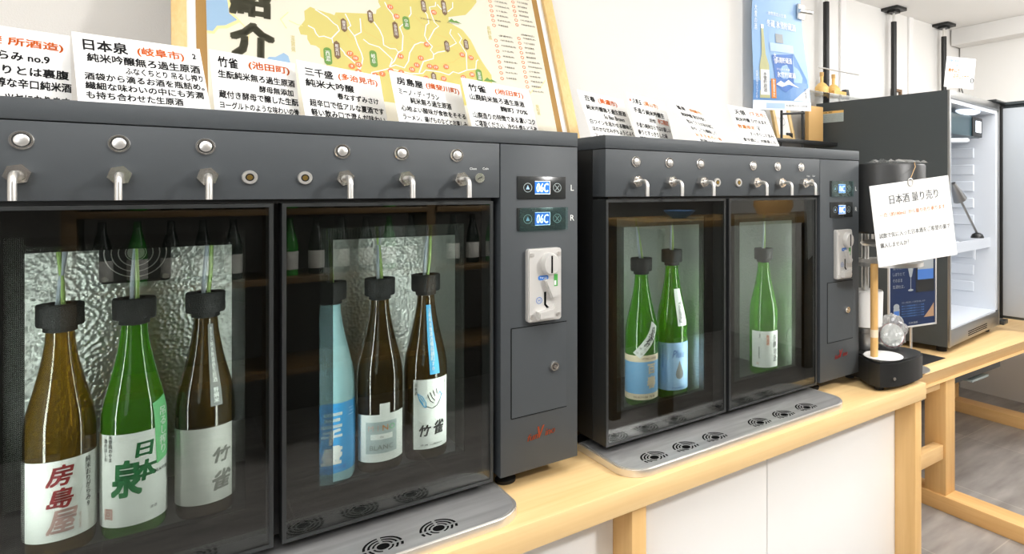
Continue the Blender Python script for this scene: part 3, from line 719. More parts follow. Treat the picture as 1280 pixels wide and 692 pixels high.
# ---------------------------------------------------------------- handwritten cards on the dispensers
def card(base, yaw, tilt, W, L, lines, label, name='tasting_card', grp='handwritten tasting cards on the dispensers'):
    ya, ti = R(yaw), R(tilt)
    e = Vector((math.cos(ya), math.sin(ya), 0)); n = Vector((-math.sin(ya), math.cos(ya), 0))
    up = Vector((0, 0, 1))*math.cos(ti) + n*math.sin(ti)
    T = frame_T(base, e, up)
    t = tag(MB().box(0, W, 0, L, -.0006, 0, T=T).build(name, 'paper', None, loc=base, smooth=0), label, 'card', grp)
    mb = MB()
    for (s, u, v, h, wd, mi) in lines: mb.m(mi).text(s, u*W, v*L, h=h*L, wd=wd*W, T=T, bold=.026)
    mb.build('handwriting', ['ink', 'orange', 'pale_orange'], t, smooth=0)
    mb = MB(); q = base + n*(L*math.sin(ti)*.7 + .03)
    a = Vector(base) + e*W*.5 + up*L*.5 - T.to_3x3() @ Vector((0, 0, .0012)); b = Vector(base) + e*W*.5 + n*(L*math.sin(ti)*.5+.012)
    b.z = base[2] + .0008
    mb.box(-.006, .006, 0, (a-b).length, -.0005, .0005, T=frame_T(b, e, a-b)); mb.build('easel_strut', 'paper', t, smooth=0)
    return t
C = Vector
card(C((-.202, 1.12, 1.4345)), 17.4, 6, .115, .104, [('(揖斐 所酒造)', .12, .76, .12, .82, 1), ('うらみ no.9', .30, .59, .11, .52, 0), ('香りとは裏腹', .30, .41, .12, .68, 0), ('芳醇な辛口純米酒', .28, .25, .12, .72, 0), ('う。ツヤになります', .30, .07, .11, .68, 0)],
     'white handwritten card at the far left end of the near dispenser, first of its row')
card(C((-.082, 1.102, 1.4345)), 10.2, 32, .144, .131, [('日本泉', .07, .77, .16, .33, 0), ('(岐阜市)', .47, .77, .14, .38, 1), ('2', .92, .83, .08, .035, 0), ('純米吟醸無ろ過生原酒', .09, .62, .12, .88, 0), ('ふなくちとり 吊るし搾り', .36, .50, .10, .62, 0), ('酒袋から滴るお酒を瓶詰め。', .06, .38, .10, .92, 0), ('繊細な味わいの中にも芳潤', .06, .26, .10, .90, 0), ('も持ち合わせた生原酒', .06, .14, .10, .72, 0)],
     'white handwritten card left of the framed map, marked with a small 2')
card(C((.068, 1.2, 1.4345)), 20.5, 10.5, .133, .119, [('竹雀', .08, .78, .15, .22, 0), ('(池田町)', .42, .80, .13, .50, 1), ('生酛純米無ろ過生原酒', .07, .63, .11, .90, 0), ('酵母無添加', .52, .49, .10, .42, 0), ('蔵付き酵母で醸した生酛', .06, .35, .11, .93, 0), ('ヨーグルトのような味わいの後', .06, .21, .10, .93, 0), ('ピッタリな仕上がりです', .06, .07, .10, .85, 0)],
     'white handwritten card under the big brushed title at the left edge of the map')
card(C((.196, 1.213, 1.4345)), 25.5, 14, .170, .123, [('三千盛', .07, .79, .13, .32, 0), ('(多治見市)', .45, .80, .12, .50, 1), ('純米大吟醸', .06, .63, .12, .56, 0), ('春なすずみさけ', .40, .50, .10, .52, 0), ('超辛口で低アルな夏酒です', .07, .34, .11, .90, 0), ('軽い飲み口で澄んだ味わい', .07, .20, .11, .90, 0), ('をお楽しみください', .07, .06, .10, .60, 0)],
     'white handwritten card over the near dispenser middle, second in front of the map')
card(C((.343, 1.191, 1.4345)), 25.8, 15.5, .180, .120, [('房島屋', .07, .79, .13, .35, 0), ('(揖斐川町)', .46, .80, .12, .50, 1), ('ミーノ・デ・ブラン', .07, .63, .11, .55, 0), ('純米無ろ過生原酒', .20, .50, .11, .58, 0), ('心地よい酸味が食欲をそそる', .06, .36, .10, .92, 0), ('ラーメン、揚げものなどとお楽しみ', .06, .22, .10, .92, 0), ('下さい', .08, .09, .10, .22, 0)],
     'white handwritten card with a katakana second line, third in front of the map')
card(C((.484, 1.202, 1.4345)), 19.6, 18.2, .191, .127, [('竹雀', .07, .79, .13, .24, 0), ('(池田町)', .44, .80, .12, .44, 1), ('山廃純米無ろ過生原酒', .06, .64, .11, .80, 0), ('麹町 70%', .46, .50, .10, .42, 0), ('山廃造りの特徴である濃いコク', .05, .33, .11, .92, 0), ('ご堪能ください。冷やも燗もどうぞ', .05, .19, .11, .92, 0)],
     'white handwritten card with 70 percent on it, at the right end of the near dispenser')
card(C((.7115, 1.129, 1.4345)), 23.2, 21.2, .185, .118, [('百春', .10, .80, .12, .22, 0), ('(美濃市)', .38, .79, .13, .42, 1), ('純米吟醸無ろ過生原酒', .08, .62, .11, .86, 0), ('Su Ban Brown', .40, .49, .09, .46, 0), ('白ワインを思わせる酸味と', .06, .34, .10, .92, 0), ('ほのかな甘みがちょうどよく', .06, .20, .10, .92, 0), ('スッキリです', .06, .06, .10, .50, 0)],
     'white handwritten card at the left end of the farther dispenser, just right of the map')
card(C((.836, 1.14, 1.4345)), 25.4, 14.8, .195, .121, [('●', .03, .83, .05, .04, 1), ('久寿玉', .10, .80, .11, .22, 0), ('(高山市)', .38, .80, .11, .38, 2), ('手造り純米吟醸生', .08, .62, .11, .80, 0), ('活性', .42, .48, .08, .18, 0), ('辛口限定', .66, .48, .11, .30, 1), ('手造り純米ならではの優しい', .06, .33, .10, .92, 0), ('香りとすっきりした味', .06, .19, .10, .78, 0), ('特別純米', .08, .06, .10, .36, 0)],
     'white handwritten card with an orange patch of writing, second on the farther dispenser')
card(C((.983, 1.094, 1.4345)), 25, 37.5, .20, .138, [('蓬莱', .10, .82, .10, .25, 0), ('(飛騨市)', .46, .82, .10, .42, 2), ('純米吟醸 家伝手造り', .08, .66, .10, .74, 0), ('飲みごたえのある旨口', .10, .50, .10, .80, 0), ('冷やしても美味しく', .06, .34, .10, .80, 0), ('おすすめの一本', .06, .20, .09, .84, 2), ('料理に合います', .08, .07, .09, .80, 0)],
     'white handwritten card leaning far back, third on the farther dispenser')
card(C((1.165, 1.132, 1.4345)), 9.7, 25.5, .178, .131, [('天領', .12, .80, .12, .28, 0), ('(下呂市)', .52, .80, .12, .42, 1), ('純米吟醸 ひだほまれ', .08, .64, .10, .84, 0), ('数量限定', .06, .48, .09, .44, 2), ('V', .56, .46, .12, .08, 0), ('すっきりした旨み', .30, .33, .09, .64, 0), ('食中酒に。お刺身にも', .06, .18, .09, .88, 0)],
     'white handwritten card standing apart at the right end of the row on the farther dispenser')

# ---------------------------------------------------------------- framed map
ML = R(21.1)
MT = frame_T((0, 1.406, 1.4345), (1, 0, 0), (0, math.sin(ML), math.cos(ML)))
mroot = thing('framed_map', (.435, 1.42, 1.4345), 'large map in a pale wooden frame leaning on the wall behind the near dispenser', 'framed map')
X0, X1, H1 = .016, .854, .70
mb = MB()
for a, b, c, d in ((X0, X0+.0235, .0105, H1), (X1-.028, X1, .0105, H1), (X0+.0235, X1-.028, .0105, .024), (X0+.0235, X1-.028, H1-.024, H1)): mb.box(a, b, c, d, -.026, .0, .0015, T=MT)
mb.build('wooden_frame', 'frame_wood', mroot)
mb = MB(); mb.box(X0+.0235, X1-.028, .024, H1-.024, -.020, -.012, T=MT); mb.build('white_mat', 'white', mroot, smooth=0)
mb = MB(); mb.box(.054, .811, .034, .69-.024, -.012, -.0105, T=MT); mb.build('brown_border', 'brown', mroot, smooth=0)
mb = MB(); z = -.0099
mb.box(.0705, .795, .040, .660, -.0105, -.010, T=MT)
sea1 = [(.0706, .33), (.107, .33), (.105, .299), (.107, .267), (.12, .254), (.101, .238), (.087, .234), (.08, .221), (.0706, .221)]
mb.m(3).line([(.0708, .218), (.080, .218), (.087, .231), (.101, .234), (.123, .252), (.110, .268), (.108, .30), (.11, .33)], .007, z, MT); mb.m(2).flat(sea1, z+.0002, MT)
mb.flat([(.160, .150), (.166, .171), (.171, .178), (.182, .179), (.197, .191), (.205, .185), (.209, .163), (.21, .150)], z, MT)
land = [(.24, .299), (.252, .312), (.263, .308), (.281, .304), (.29, .303), (.298, .3), (.301, .308), (.385, .321), (.387, .332), (.397, .342), (.393, .354), (.40, .42), (.46, .50), (.55, .51), (.63, .47), (.634, .406), (.617, .382), (.599, .361), (.554, .346), (.553, .331), (.585, .315), (.602, .289), (.609, .268), (.612, .257), (.623, .231), (.631, .215), (.641, .197), (.641, .178), (.62, .12), (.5, .09), (.36, .10), (.288, .149), (.274, .166), (.273, .185), (.264, .192), (.264, .211), (.257, .217), (.247, .218), (.242, .23), (.242, .24), (.23, .24), (.227, .255), (.235, .268), (.24, .277)]
mb.m(1).flat(land, z, MT)
mb.m(3)
for pts in ([(.21, .27), (.225, .263), (.235, .262)], [(.21, .29), (.195, .27), (.205, .25)], [(.125, .25), (.14, .23), (.135, .2)], [(.735, .15), (.75, .17), (.77, .175), (.79, .20)]): mb.line(pts, .0022, z, MT)
mb.m(4)
for pts in ([(.305, .30), (.318, .27), (.322, .25), (.345, .236)], [(.352, .30), (.356, .27), (.40, .245), (.42, .25), (.424, .23)], [(.455, .27), (.49, .25), (.53, .262), (.56, .255), (.572, .24), (.55, .22), (.52, .21)], [(.47, .335), (.50, .30), (.52, .29), (.56, .28)]): mb.line(pts, .0011, z+.0001, MT)
sheet_o = mb.build('map_sheet', ['map_base', 'map_land', 'map_sea', 'map_edge', 'map_line'], mroot, smooth=0)
riv = [[(.261, .307), (.269, .302), (.284, .292), (.295, .279), (.302, .274), (.305, .263), (.289, .241), (.29, .23), (.304, .218), (.31, .21), (.312, .204), (.322, .195), (.331, .185), (.343, .161)], [(.245, .264), (.256, .258), (.259, .247), (.264, .24), (.274, .243), (.288, .239)],
       [(.32, .308), (.326, .291), (.329, .279), (.323, .273), (.335, .253), (.339, .232), (.345, .213), (.347, .199), (.343, .183), (.339, .172)], [(.35, .302), (.349, .266), (.335, .255)], [(.378, .299), (.389, .279), (.394, .262), (.394, .241), (.407, .234), (.419, .235), (.424, .227), (.413, .203), (.401, .188)],
       [(.407, .357), (.412, .342), (.422, .326), (.424, .312)], [(.465, .357), (.464, .337), (.458, .327)], [(.443, .305), (.434, .295), (.439, .273), (.433, .233), (.424, .227)], [(.352, .249), (.363, .239), (.384, .234), (.409, .207), (.401, .186)], [(.401, .186), (.415, .193), (.433, .188), (.444, .207), (.449, .229), (.463, .253), (.478, .262), (.489, .262)],
       [(.4, .182), (.384, .175), (.362, .167), (.361, .158)], [(.495, .353), (.502, .342), (.503, .318), (.496, .312), (.489, .282), (.494, .266), (.504, .255), (.498, .245), (.504, .235), (.502, .222), (.478, .211), (.465, .18)], [(.527, .383), (.525, .371), (.51, .365), (.512, .347), (.517, .324), (.526, .314), (.515, .304), (.497, .271)],
       [(.53, .377), (.537, .367), (.546, .36)], [(.57, .392), (.568, .375), (.554, .361)], [(.556, .312), (.551, .299), (.564, .274), (.545, .26)], [(.533, .247), (.515, .241), (.504, .233)], [(.572, .303), (.579, .29), (.572, .277), (.585, .25), (.58, .204)],
       [(.613, .235), (.608, .231), (.603, .208), (.58, .202), (.558, .19), (.545, .193), (.534, .183), (.514, .188), (.481, .189), (.473, .179), (.447, .175), (.40, .182)]]
mb = MB()
for p in riv: mb.line(p, .0024, z+.0004, MT)
mb.build('river_lines', 'white', sheet_o, smooth=0)
nums = [('17', .322, .208), ('18', .332, .198), ('12', .337, .183), ('9', .323, .177), ('8', .335, .165), ('7', .384, .166), ('3', .369, .161), ('6', .403, .176), ('2', .425, .175), ('14', .428, .217), ('20', .43, .323), ('21', .418, .346), ('41', .491, .258), ('42', .519, .352), ('13', .473, .219), ('16', .462, .199), ('15', .45, .186), ('18', .491, .2), ('19', .505, .199), ('30', .53, .204), ('33', .574, .243), ('29', .595, .238), ('28', .591, .191), ('22', .568, .18), ('27', .52, .171), ('26', .479, .167)]
mb = MB()
for s_, u, v in nums:
    mb.m(0).disc(u, v, .0068, z+.0008, MT, 22); mb.m(1).text(s_, u, v, h=.006, T=MT, z=z+.0011, anchor='c', bold=.02)
mb.build('number_markers', ['map_dot', 'white'], sheet_o, smooth=0)
mb = MB()
for s_, u, v, hh in (('揖斐川', .315, .278, .036), ('根尾川', .297, .213, .046), ('板取川', .372, .311, .036), ('長良川', .424, .285, .048), ('馬瀬川', .496, .365, .038), ('飛騨川', .546, .371, .046), ('白川', .539, .261, .034), ('付知川', .588, .274, .032), ('木曽川', .497, .171, .030)):
    q = .0058; mb.m(0).flat([(u-q, v-hh/2+.006), (u, v-hh/2), (u+q, v-hh/2+.006), (u+q, v+hh/2-.006), (u, v+hh/2), (u-q, v+hh/2-.006)], z+.0008, MT); mb.m(2).text(s_, u, v, h=hh*.62, wd=.007, T=MT, z=z+.0011, anchor='c', vert=True, bold=.02)
for s_, u, v, hh in (('西濃', .278, .195, .042), ('岐阜', .369, .202, .042), ('中濃', .45, .309, .036), ('東濃', .609, .19, .036)):
    mb.m(1).flat(rounded(u-.0075, u+.0075, v-hh/2, v+hh/2, .0072), z+.0008, MT); mb.m(2).text(s_, u, v, h=hh*.6, wd=.009, T=MT, z=z+.0011, anchor='c', vert=True, bold=.02)
mb.build('place_markers', ['map_brown', 'map_green', 'white'], sheet_o, smooth=0)
mb = MB()
for u, v in ((.567, .336), (.635, .181)): mb.flat([(u-.017, v-.004), (u-.006, v+.007), (u, v+.001), (u+.005, v+.003), (u+.018, v-.004)], z+.0005, MT)
mb.m(1).text('乗鞍岳(3026m)', .563, .329, wd=.030, h=.003, T=MT, z=z+.0006, anchor='c'); mb.text('恵那山', .635, .172, wd=.02, h=.004, T=MT, z=z+.0006, anchor='c'); mb.text('下呂温泉・馬瀬', .508, .329, wd=.05, h=.004, T=MT, z=z+.0006, anchor='c')
mb.m(2).text('長野県', .655, .318, h=.04, wd=.010, T=MT, z=z+.0005, anchor='c', vert=True); mb.text('滋賀県', .215, .215, h=.04, wd=.008, T=MT, z=z+.0005, anchor='c', vert=True); mb.text('愛知県', .752, .11, h=.03, wd=.010, T=MT, z=z+.0005, anchor='c', vert=True)
mb.build('mountain_marks', ['map_green', 'map_brown', 'map_land'], sheet_o, smooth=0)
mb = MB()
for ch, v, h in (('酒', .50, .085), ('蔵', .40, .085), ('紹', .305, .080), ('介', .210, .084)): mb.text(ch, .145, v, h=h, wd=.076, T=MT, z=z+.0006, anchor='c', bold=.045, shear=.05)
mb.build('brush_title', 'title', sheet_o, smooth=0)
names = ['林本店(株)', '千代菊(株)', '小町酒造(株)', '日本泉酒造', '菊川(株)', '平和錦酒造(株)', '岩村醸造(株)', '中島醸造(株)', '三千盛(株)', '若葉(株)', '千古乃岩酒造', '林酒造(株)', '山内酒造(株)', '御代桜醸造', '花盛酒造(株)', '白扇酒造(株)', '松井屋酒造', '平瀬酒造店', '二木酒造(株)', '原田酒造場']
def listing(u0, v0, u1, v1, n, k, off):
    for i in range(n):
        f = i/(n-1); u = u0+(u1-u0)*f; v = v0+(v1-v0)*f
        mb.m(0).arc(u, v, .0030, .0047, 0, 360, z+.0005, MT, 14)
        s_ = names[(i*3+k) % len(names)]; mb.m(1).text(s_, u+off, v, h=.0055, wd=.0046*len(s_)+.004, T=MT, z=z+.0005)
mb = MB()
listing(.672, .62, .671, .344, 20, 0, .012); listing(.738, .64, .737, .358, 21, 5, .012); listing(.669, .299, .668, .19, 8, 2, .012); listing(.735, .316, .734, .160, 12, 7, .012)
mb.m(1).text('(東濃地区)', .698, .315, wd=.036, h=.006, T=MT, z=z+.0005, anchor='c'); mb.text('(飛騨地区)', .762, .329, wd=.038, h=.006, T=MT, z=z+.0005, anchor='c')
mb.build('brewery_list', ['map_dot', 'ink'], sheet_o, smooth=0)

# ---------------------------------------------------------------- oak table, fridge
TZ = .627
tb = thing('oak_table', (3.0, 1.6, 0), 'low solid oak table with thick rounded edge standing right of the counter', 'table')
mb = MB(); T = frame_T((1.95, 0, 0), (0, 1, 0), (0, 0, 1))
mb.prism([(1.325, TZ-.080), (1.338, TZ-.074), (1.318, TZ-.03), (1.312, TZ-.018), (1.325, TZ-.003), (1.345, TZ), (2.05, TZ), (2.05, TZ-.080)][::-1], 0, 2.15, T=T); mb.build('tabletop', 'table_x', tb, smooth=50, recalc=True)
for x0 in (2.558, 3.78):
    MB().box(x0, x0+.075, 1.335, 1.429, .0655, TZ-.081, .002).build('leg', 'post', tb)
    MB().box(x0, x0+.075, 1.93, 2.02, .0655, TZ-.081, .002).build('leg', 'post', tb)
    MB().box(x0-.01, x0+.085, .70, 2.05, 0, .065, .003).build('foot_rail', 'table_y', tb)
MB().box(1.99, 2.557, 1.345, 1.39, .215, .275, .003).build('stretcher', 'table_x', tb)
MB().box(2.30, 2.53, 1.345, 1.40, TZ-.115, TZ-.081, .002).build('support_block', 'table_x', tb)
MB().box(2.34, 2.557, 1.36, 1.5, TZ-.115, TZ-.0805, .002).build('support_block', 'table_x', tb)
tag(MB().box(2.05, 2.585, 1.352, 1.47, TZ, TZ+.003, .001).build('desk_mat', 'rubber', loc=(2.3, 1.4, TZ)), 'thin black mat on the oak table beside the counter end', 'mat')
ut = thing('cable_tray', (2.95, 1.45, TZ-.2), 'black metal cable tray slung under the oak table front edge', 'tray')
mb = MB(); mb.box(2.65, 3.11, 1.36, 1.364, TZ-.125, TZ-.081); mb.box(2.65, 3.11, 1.364, 1.52, TZ-.085, TZ-.081); mb.box(2.65, 3.11, 1.52, 1.524, TZ-.17, TZ-.081); mb.build('tray_body', 'edge', ut, smooth=0)
for xx in (2.72, 2.83, 2.98, 3.09):
    mb = MB(); mb.prism([(1.364, TZ-.125), (1.52, TZ-.17), (1.52, TZ-.09), (1.364, TZ-.09)], xx, xx+.003, T=Matrix(((0, 0, 1, 0), (1, 0, 0, 0), (0, 1, 0, 0), (0, 0, 0, 1)))); mb.build('bracket', 'case', ut, smooth=0)
mb = MB(); mb.box(2.92, 3.08, 1.40, 1.50, TZ-.175, TZ-.165, T=None); mb.build('power_strip', 'lab_silver', ut)

FR = Matrix.Translation((2.66, 1.375, TZ+.028)) @ Matrix.Rotation(R(7), 4, 'Z')
fr = thing('display_fridge', (2.66, 1.375, TZ), 'tall charcoal fridge with white interior standing open on the oak table', 'fridge')
W, D, HF = .655, .645, 1.108
mb = MB()
mb.box(0, .012, .006, D, 0, HF, T=FR); mb.box(W-.012, W, .006, D, 0, HF, T=FR); mb.box(.012, W-.012, .006, D, HF-.012, HF, T=FR); mb.box(.012, W-.012, D-.012, D, 0, HF-.012, T=FR); mb.box(.012, W-.012, .006, D-.012, 0, .012, T=FR)
mb.build('cabinet', 'fridge', fr, smooth=0)
mb = MB(); t_ = .036
mb.box(.0125, t_, .004, D-.05, .078, HF-.0125, T=FR); mb.box(W-t_, W-.0125, .004, D-.05, .078, HF-.0125, T=FR); mb.box(t_, W-t_, .004, D-.05, HF-.052, HF-.0125, T=FR)
mb.box(t_, W-t_, .004, D-.05, .062, .080, T=FR); mb.box(t_, W-t_, D-.06, D-.05, .080, HF-.052, T=FR)
for k in range(9):
    zz = .16 + k*.085
    if abs(zz-.415) > .03: mb.box(W-t_-.008, W-t_, .105, D-.1, zz, zz+.052, .004, T=FR)
mb.build('liner', 'fr_white', fr, smooth=0)
mb = MB(); mb.box(-.001, .0125, -.004, .006, 0, HF, .001, T=FR); mb.box(W-.0125, W+.001, -.004, .006, 0, HF, .001, T=FR); mb.box(.0125, W-.0125, -.004, .006, HF-.034, HF+.001, .001, T=FR); mb.build('front_trim', 'trim_steel', fr)
mb = MB(); mb.box(.0125, W-.0125, -.003, .006, .002, .072, .001, T=FR); mb.m(1)
for k in range(3): mb.box(.22, .47, -.0035, -.0028, .016+.009*k, .020+.009*k, T=FR)
mb.build('kick_plate', ['trim_steel', 'void'], fr)
mb = MB(); mb.box(t_+.03, .54, .05, .26, HF-.175, HF-.075, .006, T=FR); cb = mb.build('cooling_unit', 'teal', fr)
mb = MB(); mb.box(.42, .55, .043, .05, HF-.172, HF-.078, .004, T=FR); mb.m(1).box(.455, .525, .041, .0435, HF-.150, HF-.095, T=FR); mb.build('thermostat', ['black', 'lcd_w'], cb)
mb = MB(); mb.lathe([(0, -.012), (.07, -.012), (.10, -.004), (.10, 0), (0, 0)], T=FR @ Matrix.Translation((.40, .06, HF-.053)), sy=.45); mb.build('interior_lamp', 'lcd_w', fr)
MB().tube([FR @ Vector(p) for p in ((.10, .06, HF-.21), (.36, .05, HF-.195))], .011, 12).build('drain_pipe', 'fr_white', fr)
mb = MB(); mb.box(t_+.002, W-t_-.002, .03, .034, .393, .440, T=FR)
for k in range(62): mb.box(t_+.006+k*.0093, t_+.010+k*.0093, .026, .030, .393, .440, T=FR)
for k in range(12): mb.box(t_+.002, W-t_-.010, .034+k*.035, .038+k*.035, .409, .414, T=FR)
mb.box(.40, .41, .028, .033, .345, .405, T=FR)
mb.build('wire_shelf', 'fr_white', fr, smooth=0)
mb = MB(); T = frame_T(FR @ Vector((-.0006, .625, 1.065)), FR.to_3x3() @ Vector((0, -1, 0)), (0, 0, 1))
mb.box(0, .13, -.055, -.012, 0, .0006, T=T); mb.m(1).box(0, .13, -.012, 0, 0, .0006, T=T); mb.m(2)
for k in range(4): mb.text('ご使用の前に必ずお読みください'[k:], .004, -.024-.009*k, h=.006, wd=.12, T=T, z=.0009)
mb.m(3).text('注意', .02, -.0095, h=.007, wd=.05, T=T, z=.0009)
mb.build('warning_label', ['lab_silver', 'orange_juice', 'strip_grey', 'ink'], fr, smooth=0)
for lx, ly in ((.05, .05), (.6, .05), (.05, .6), (.6, .6)):
    p = FR @ Vector((lx, ly, 0)); MB().cyl((p.x, p.y, TZ), (p.x, p.y, TZ+.028), .022, seg=16).build('foot', 'rubber', fr)
# open door, hinged at the right front corner
D0 = FR @ Vector((W+.045, .01, 0)); da = frame_T(D0, (.10, -1, 0), (0, 0, 1))     # local x runs along the door
mb = MB(); mb.box(0, .62, .03, HF-.004, -.055, 0, .004, T=da); mb.box(0, .62, HF-.003, HF+.012, -.06, .012, .002, T=da); dr = mb.build('door', 'fridge', fr)
mb = MB(); mb.box(.012, .61, .045, HF-.02, 0, .012, .003, T=da); mb.m(1)
mb.box(.0, .020, .03, HF-.006, 0, .018, .003, T=da); mb.box(.60, .62, .03, HF-.006, 0, .018, .003, T=da)
mb.build('door_liner', ['door_liner', 'rubber'], dr)
h0 = FR @ Vector((W-.05, .03, HF)); mb = MB(); mb.box(W-.10, W+.10, -.02, .035, HF+.002, HF+.014, .003, T=FR); mb.box(W+.01, W+.08, -.02, .02, .0, .022, .003, T=FR); mb.build('hinge', 'edge', fr)

tl = thing('steel_ladle_stand', (FR @ Vector((.535, .062, .4405))), 'slim steel rod with black domed end leaning inside the open fridge', 'tool')
b0 = FR @ Vector((.535, .062, .4405)); a0 = FR @ Vector((.40, .10, .64))
MB().lathe([(.030, 0), (.030, .006), (.024, .018), (.012, .025), (0, .027)], b0, seg=24).build('domed_end', 'black', tl)
MB().tube([b0+Vector((0, 0, .02)), a0], .0055, 12).build('rod', 'trim_steel', tl)
dv = (a0-b0).normalized(); MB().cyl(a0-dv*.012, a0+dv*.085, .032, .012, seg=24).build('conical_cup', 'trim_steel', tl)
# card on top of fridge
kb = FR @ Vector((.30, .045, HF+.001))
ck = thing('price_card', kb, 'white card with coloured writing standing in a black holder on top of the fridge', 'card')
mb = MB(); mb.lathe([(0, 0), (.040, 0), (.040, .004), (.015, .012), (.004, .014), (0, .014)], kb, seg=28, sy=.6); mb.tube([kb+Vector((0, 0, .01)), kb+Vector((0, .02, .075))], .003, 8); mb.build('holder', 'black', ck)
T = frame_T(kb + Vector((-.067, .060, .053)), (.786, -.618, -.10), (-.37, .29, 1))
MB().box(0, .137, 0, .142, -.0008, 0, T=T).build('card_sheet', 'paper', ck, smooth=0)
mb = MB(); mb.m(0).text('飛騨の地酒', .012, .118, h=.013, wd=.045, T=T, bold=.02); mb.text('から選ぶ', .02, .096, h=.013, wd=.05, T=T, bold=.02); mb.m(1).text('おすすめ', .085, .112, h=.016, wd=.042, T=T, bold=.02); mb.m(2).text('冷やして', .012, .070, h=.020, wd=.055, T=T, bold=.05); mb.text('お召し上がり', .040, .044, h=.020, wd=.072, T=T, bold=.03); mb.m(0).text('この中から一本', .03, .014, h=.012, wd=.085, T=T)
mb.build('handwriting', ['po_mid', 'stamp', 'pale_orange'], ck, smooth=0)
mb = MB(); p = [T @ Vector((.128+.007*math.cos(R(a)), .040+.010*math.sin(R(a)), .002)) for a in range(0, 361, 30)]; mb.tube(p, .0016, 8); mb.build('ring', 'case', ck)

# ---------------------------------------------------------------- measuring machine, sign and things on the counter end
ms = thing('measuring_machine', (1.53, .99, CZ), 'black sake measuring machine with round drum head and rounded base on the counter end', 'machine')
base = [(1.4680, 1.004), (1.441, .962), (1.433, .943), (1.436, .922), (1.455, .907), (1.485, .899), (1.525, .895), (1.57, .896), (1.605, .902), (1.624, .913), (1.634, .935), (1.635, .965), (1.628, 1.0), (1.612, 1.05), (1.60, 1.075), (1.4680, 1.075)]
MB().prism(base, CZ+.012, .894, bev=.005).build('base', 'black', ms, smooth=40)
for p in ((1.46, .94), (1.58, .93), (1.49, 1.05), (1.58, 1.05)): MB().cyl((*p, CZ), (*p, CZ+.0125), .012, seg=16).build('foot', 'rubber', ms)
MB().cyl((1.4665, .9015, .852), (1.465, .898, .852), .004, seg=14).build('knob', 'chrome', ms)
MB().cyl((1.575, 1.058, .894), (1.575, 1.058, 1.215), .010, seg=20).build('column', 'satin', ms)
mb = MB(); mb.lathe([(0, 0), (.108, 0), (.112, .004), (.112, .182), (.110, .186), (0, .186)], (1.585, 1.01, 1.215), seg=64); mb.build('drum', 'black', ms)
mb = MB(); c = (1.567, .985, 0)
mb.lathe([(0, 1.197), (.040, 1.197), (.040, 1.2148), (0, 1.2148)], c, seg=32); mb.lathe([(0, 1.180), (.066, 1.180), (.070, 1.186), (.066, 1.192), (0, 1.192)], c, seg=40)
mb.lathe([(0, 1.140), (.026, 1.140), (.026, 1.182), (0, 1.182)], c, seg=28); mb.lathe([(.080, 1.128), (.094, 1.128), (.094, 1.138), (.080, 1.138), (.080, 1.128)], c, seg=48)
mb.lathe([(.012, 1.130), (.085, 1.132), (.085, 1.136), (.012, 1.142)], c, seg=40)
mb.build('valve_plates', 'satin', ms)
MB().cyl((1.525, .9195, 1.232), (1.523, .915, 1.232), .0045, seg=14).build('screw', 'chrome', ms)
wd_ = thing('spindle_stand', (1.472, .957, .894), 'white round disc with upright wooden dowel standing on the black machine base', 'spindle')
MB().lathe([(0, 0), (.049, 0), (.050, .0015), (.048, .003), (0, .003)], (1.496, .951, .8945), seg=48).build('disc', 'frost_white', wd_)
mb = MB(); mb.cyl((1.4645, .957, .8975), (1.4645, .957, 1.139), .0098, seg=20, bev=.001); mb.m(1).cyl((1.4645, .957, .948), (1.4645, .957, .968), .0101, seg=20); mb.build('dowel', ['dowel', 'lab_cream'], wd_)
sc_ = thing('steel_canister', (1.527, 1.028, .8945), 'small round steel canister behind the dowel, under the white cup', 'canister')
mb = MB(); mb.lathe([(0, 0), (.031, 0), (.0325, .003), (.0325, .044), (.030, .047), (0, .047)], (1.538, 1.030, .8945), seg=36); mb.build('body', 'trim_steel', sc_)
mb = MB(); mb.lathe([(0, .047), (.034, .047), (.034, .056), (0, .058)], (1.538, 1.030, .8945), seg=36); mb.m(1).lathe([(.0345, .051), (.0345, .060), (.028, .0605)], (1.538, 1.030, .8945), seg=36); mb.build('canister_lid', ['trim_steel', 'trim_steel'], sc_)
tag(MB().lathe([(0, 0), (.036, 0), (.0395, .002), (.0415, .094), (.040, .098), (.037, .094), (0, .09)], (1.5445, 1.034, .9555), seg=40, sx=1.08, sy=1.08).build('white_cup', 'frost_white', loc=(1.5445, 1.034, .9555)), 'white frosted plastic cup turned over on the steel canister behind the dowel', 'cup')
pb = thing('wrapped_lids', (1.600, .992, .8945), 'round lids in crinkled clear plastic wrap leaning beside the steel canister', 'lids')
mb = MB(); d = Vector((-.72, -.60, .34)).normalized(); c = Vector((1.592, .985, .930)); mb.cyl(c, c+d*.008, .031, seg=32, bev=.002); mb.m(1).cyl(c-d*.001, c-d*.007, .033, seg=32); mb.build('lid', ['frost_white', 'tin_red'], pb)
mb = MB(); t_ = bmesh.new(); bmesh.ops.create_icosphere(t_, subdivisions=4, radius=1)
rnd = random.Random(3)
ax = [(Vector((rnd.uniform(-1, 1), rnd.uniform(-1, 1), rnd.uniform(-1, 1))).normalized(), rnd.uniform(3, 9), rnd.uniform(0, 6)) for _ in range(8)]
for v in t_.verts:
    n = v.co.copy(); k = 1 + .14*sum(abs(math.sin(n.dot(a)*f+p)) for a, f, p in ax) - .70
    v.co = Vector((n.x*.040*k, n.y*.034*k, max(n.z, -.93)*.040*k)); v.co.z *= 1.0 if v.co.z < 0 else 1.25
t_.verts.index_update(); mb._take(t_, Matrix.Translation((1.598, .990, .934))); mb.build('plastic_wrap', 'plastic', pb, smooth=12)

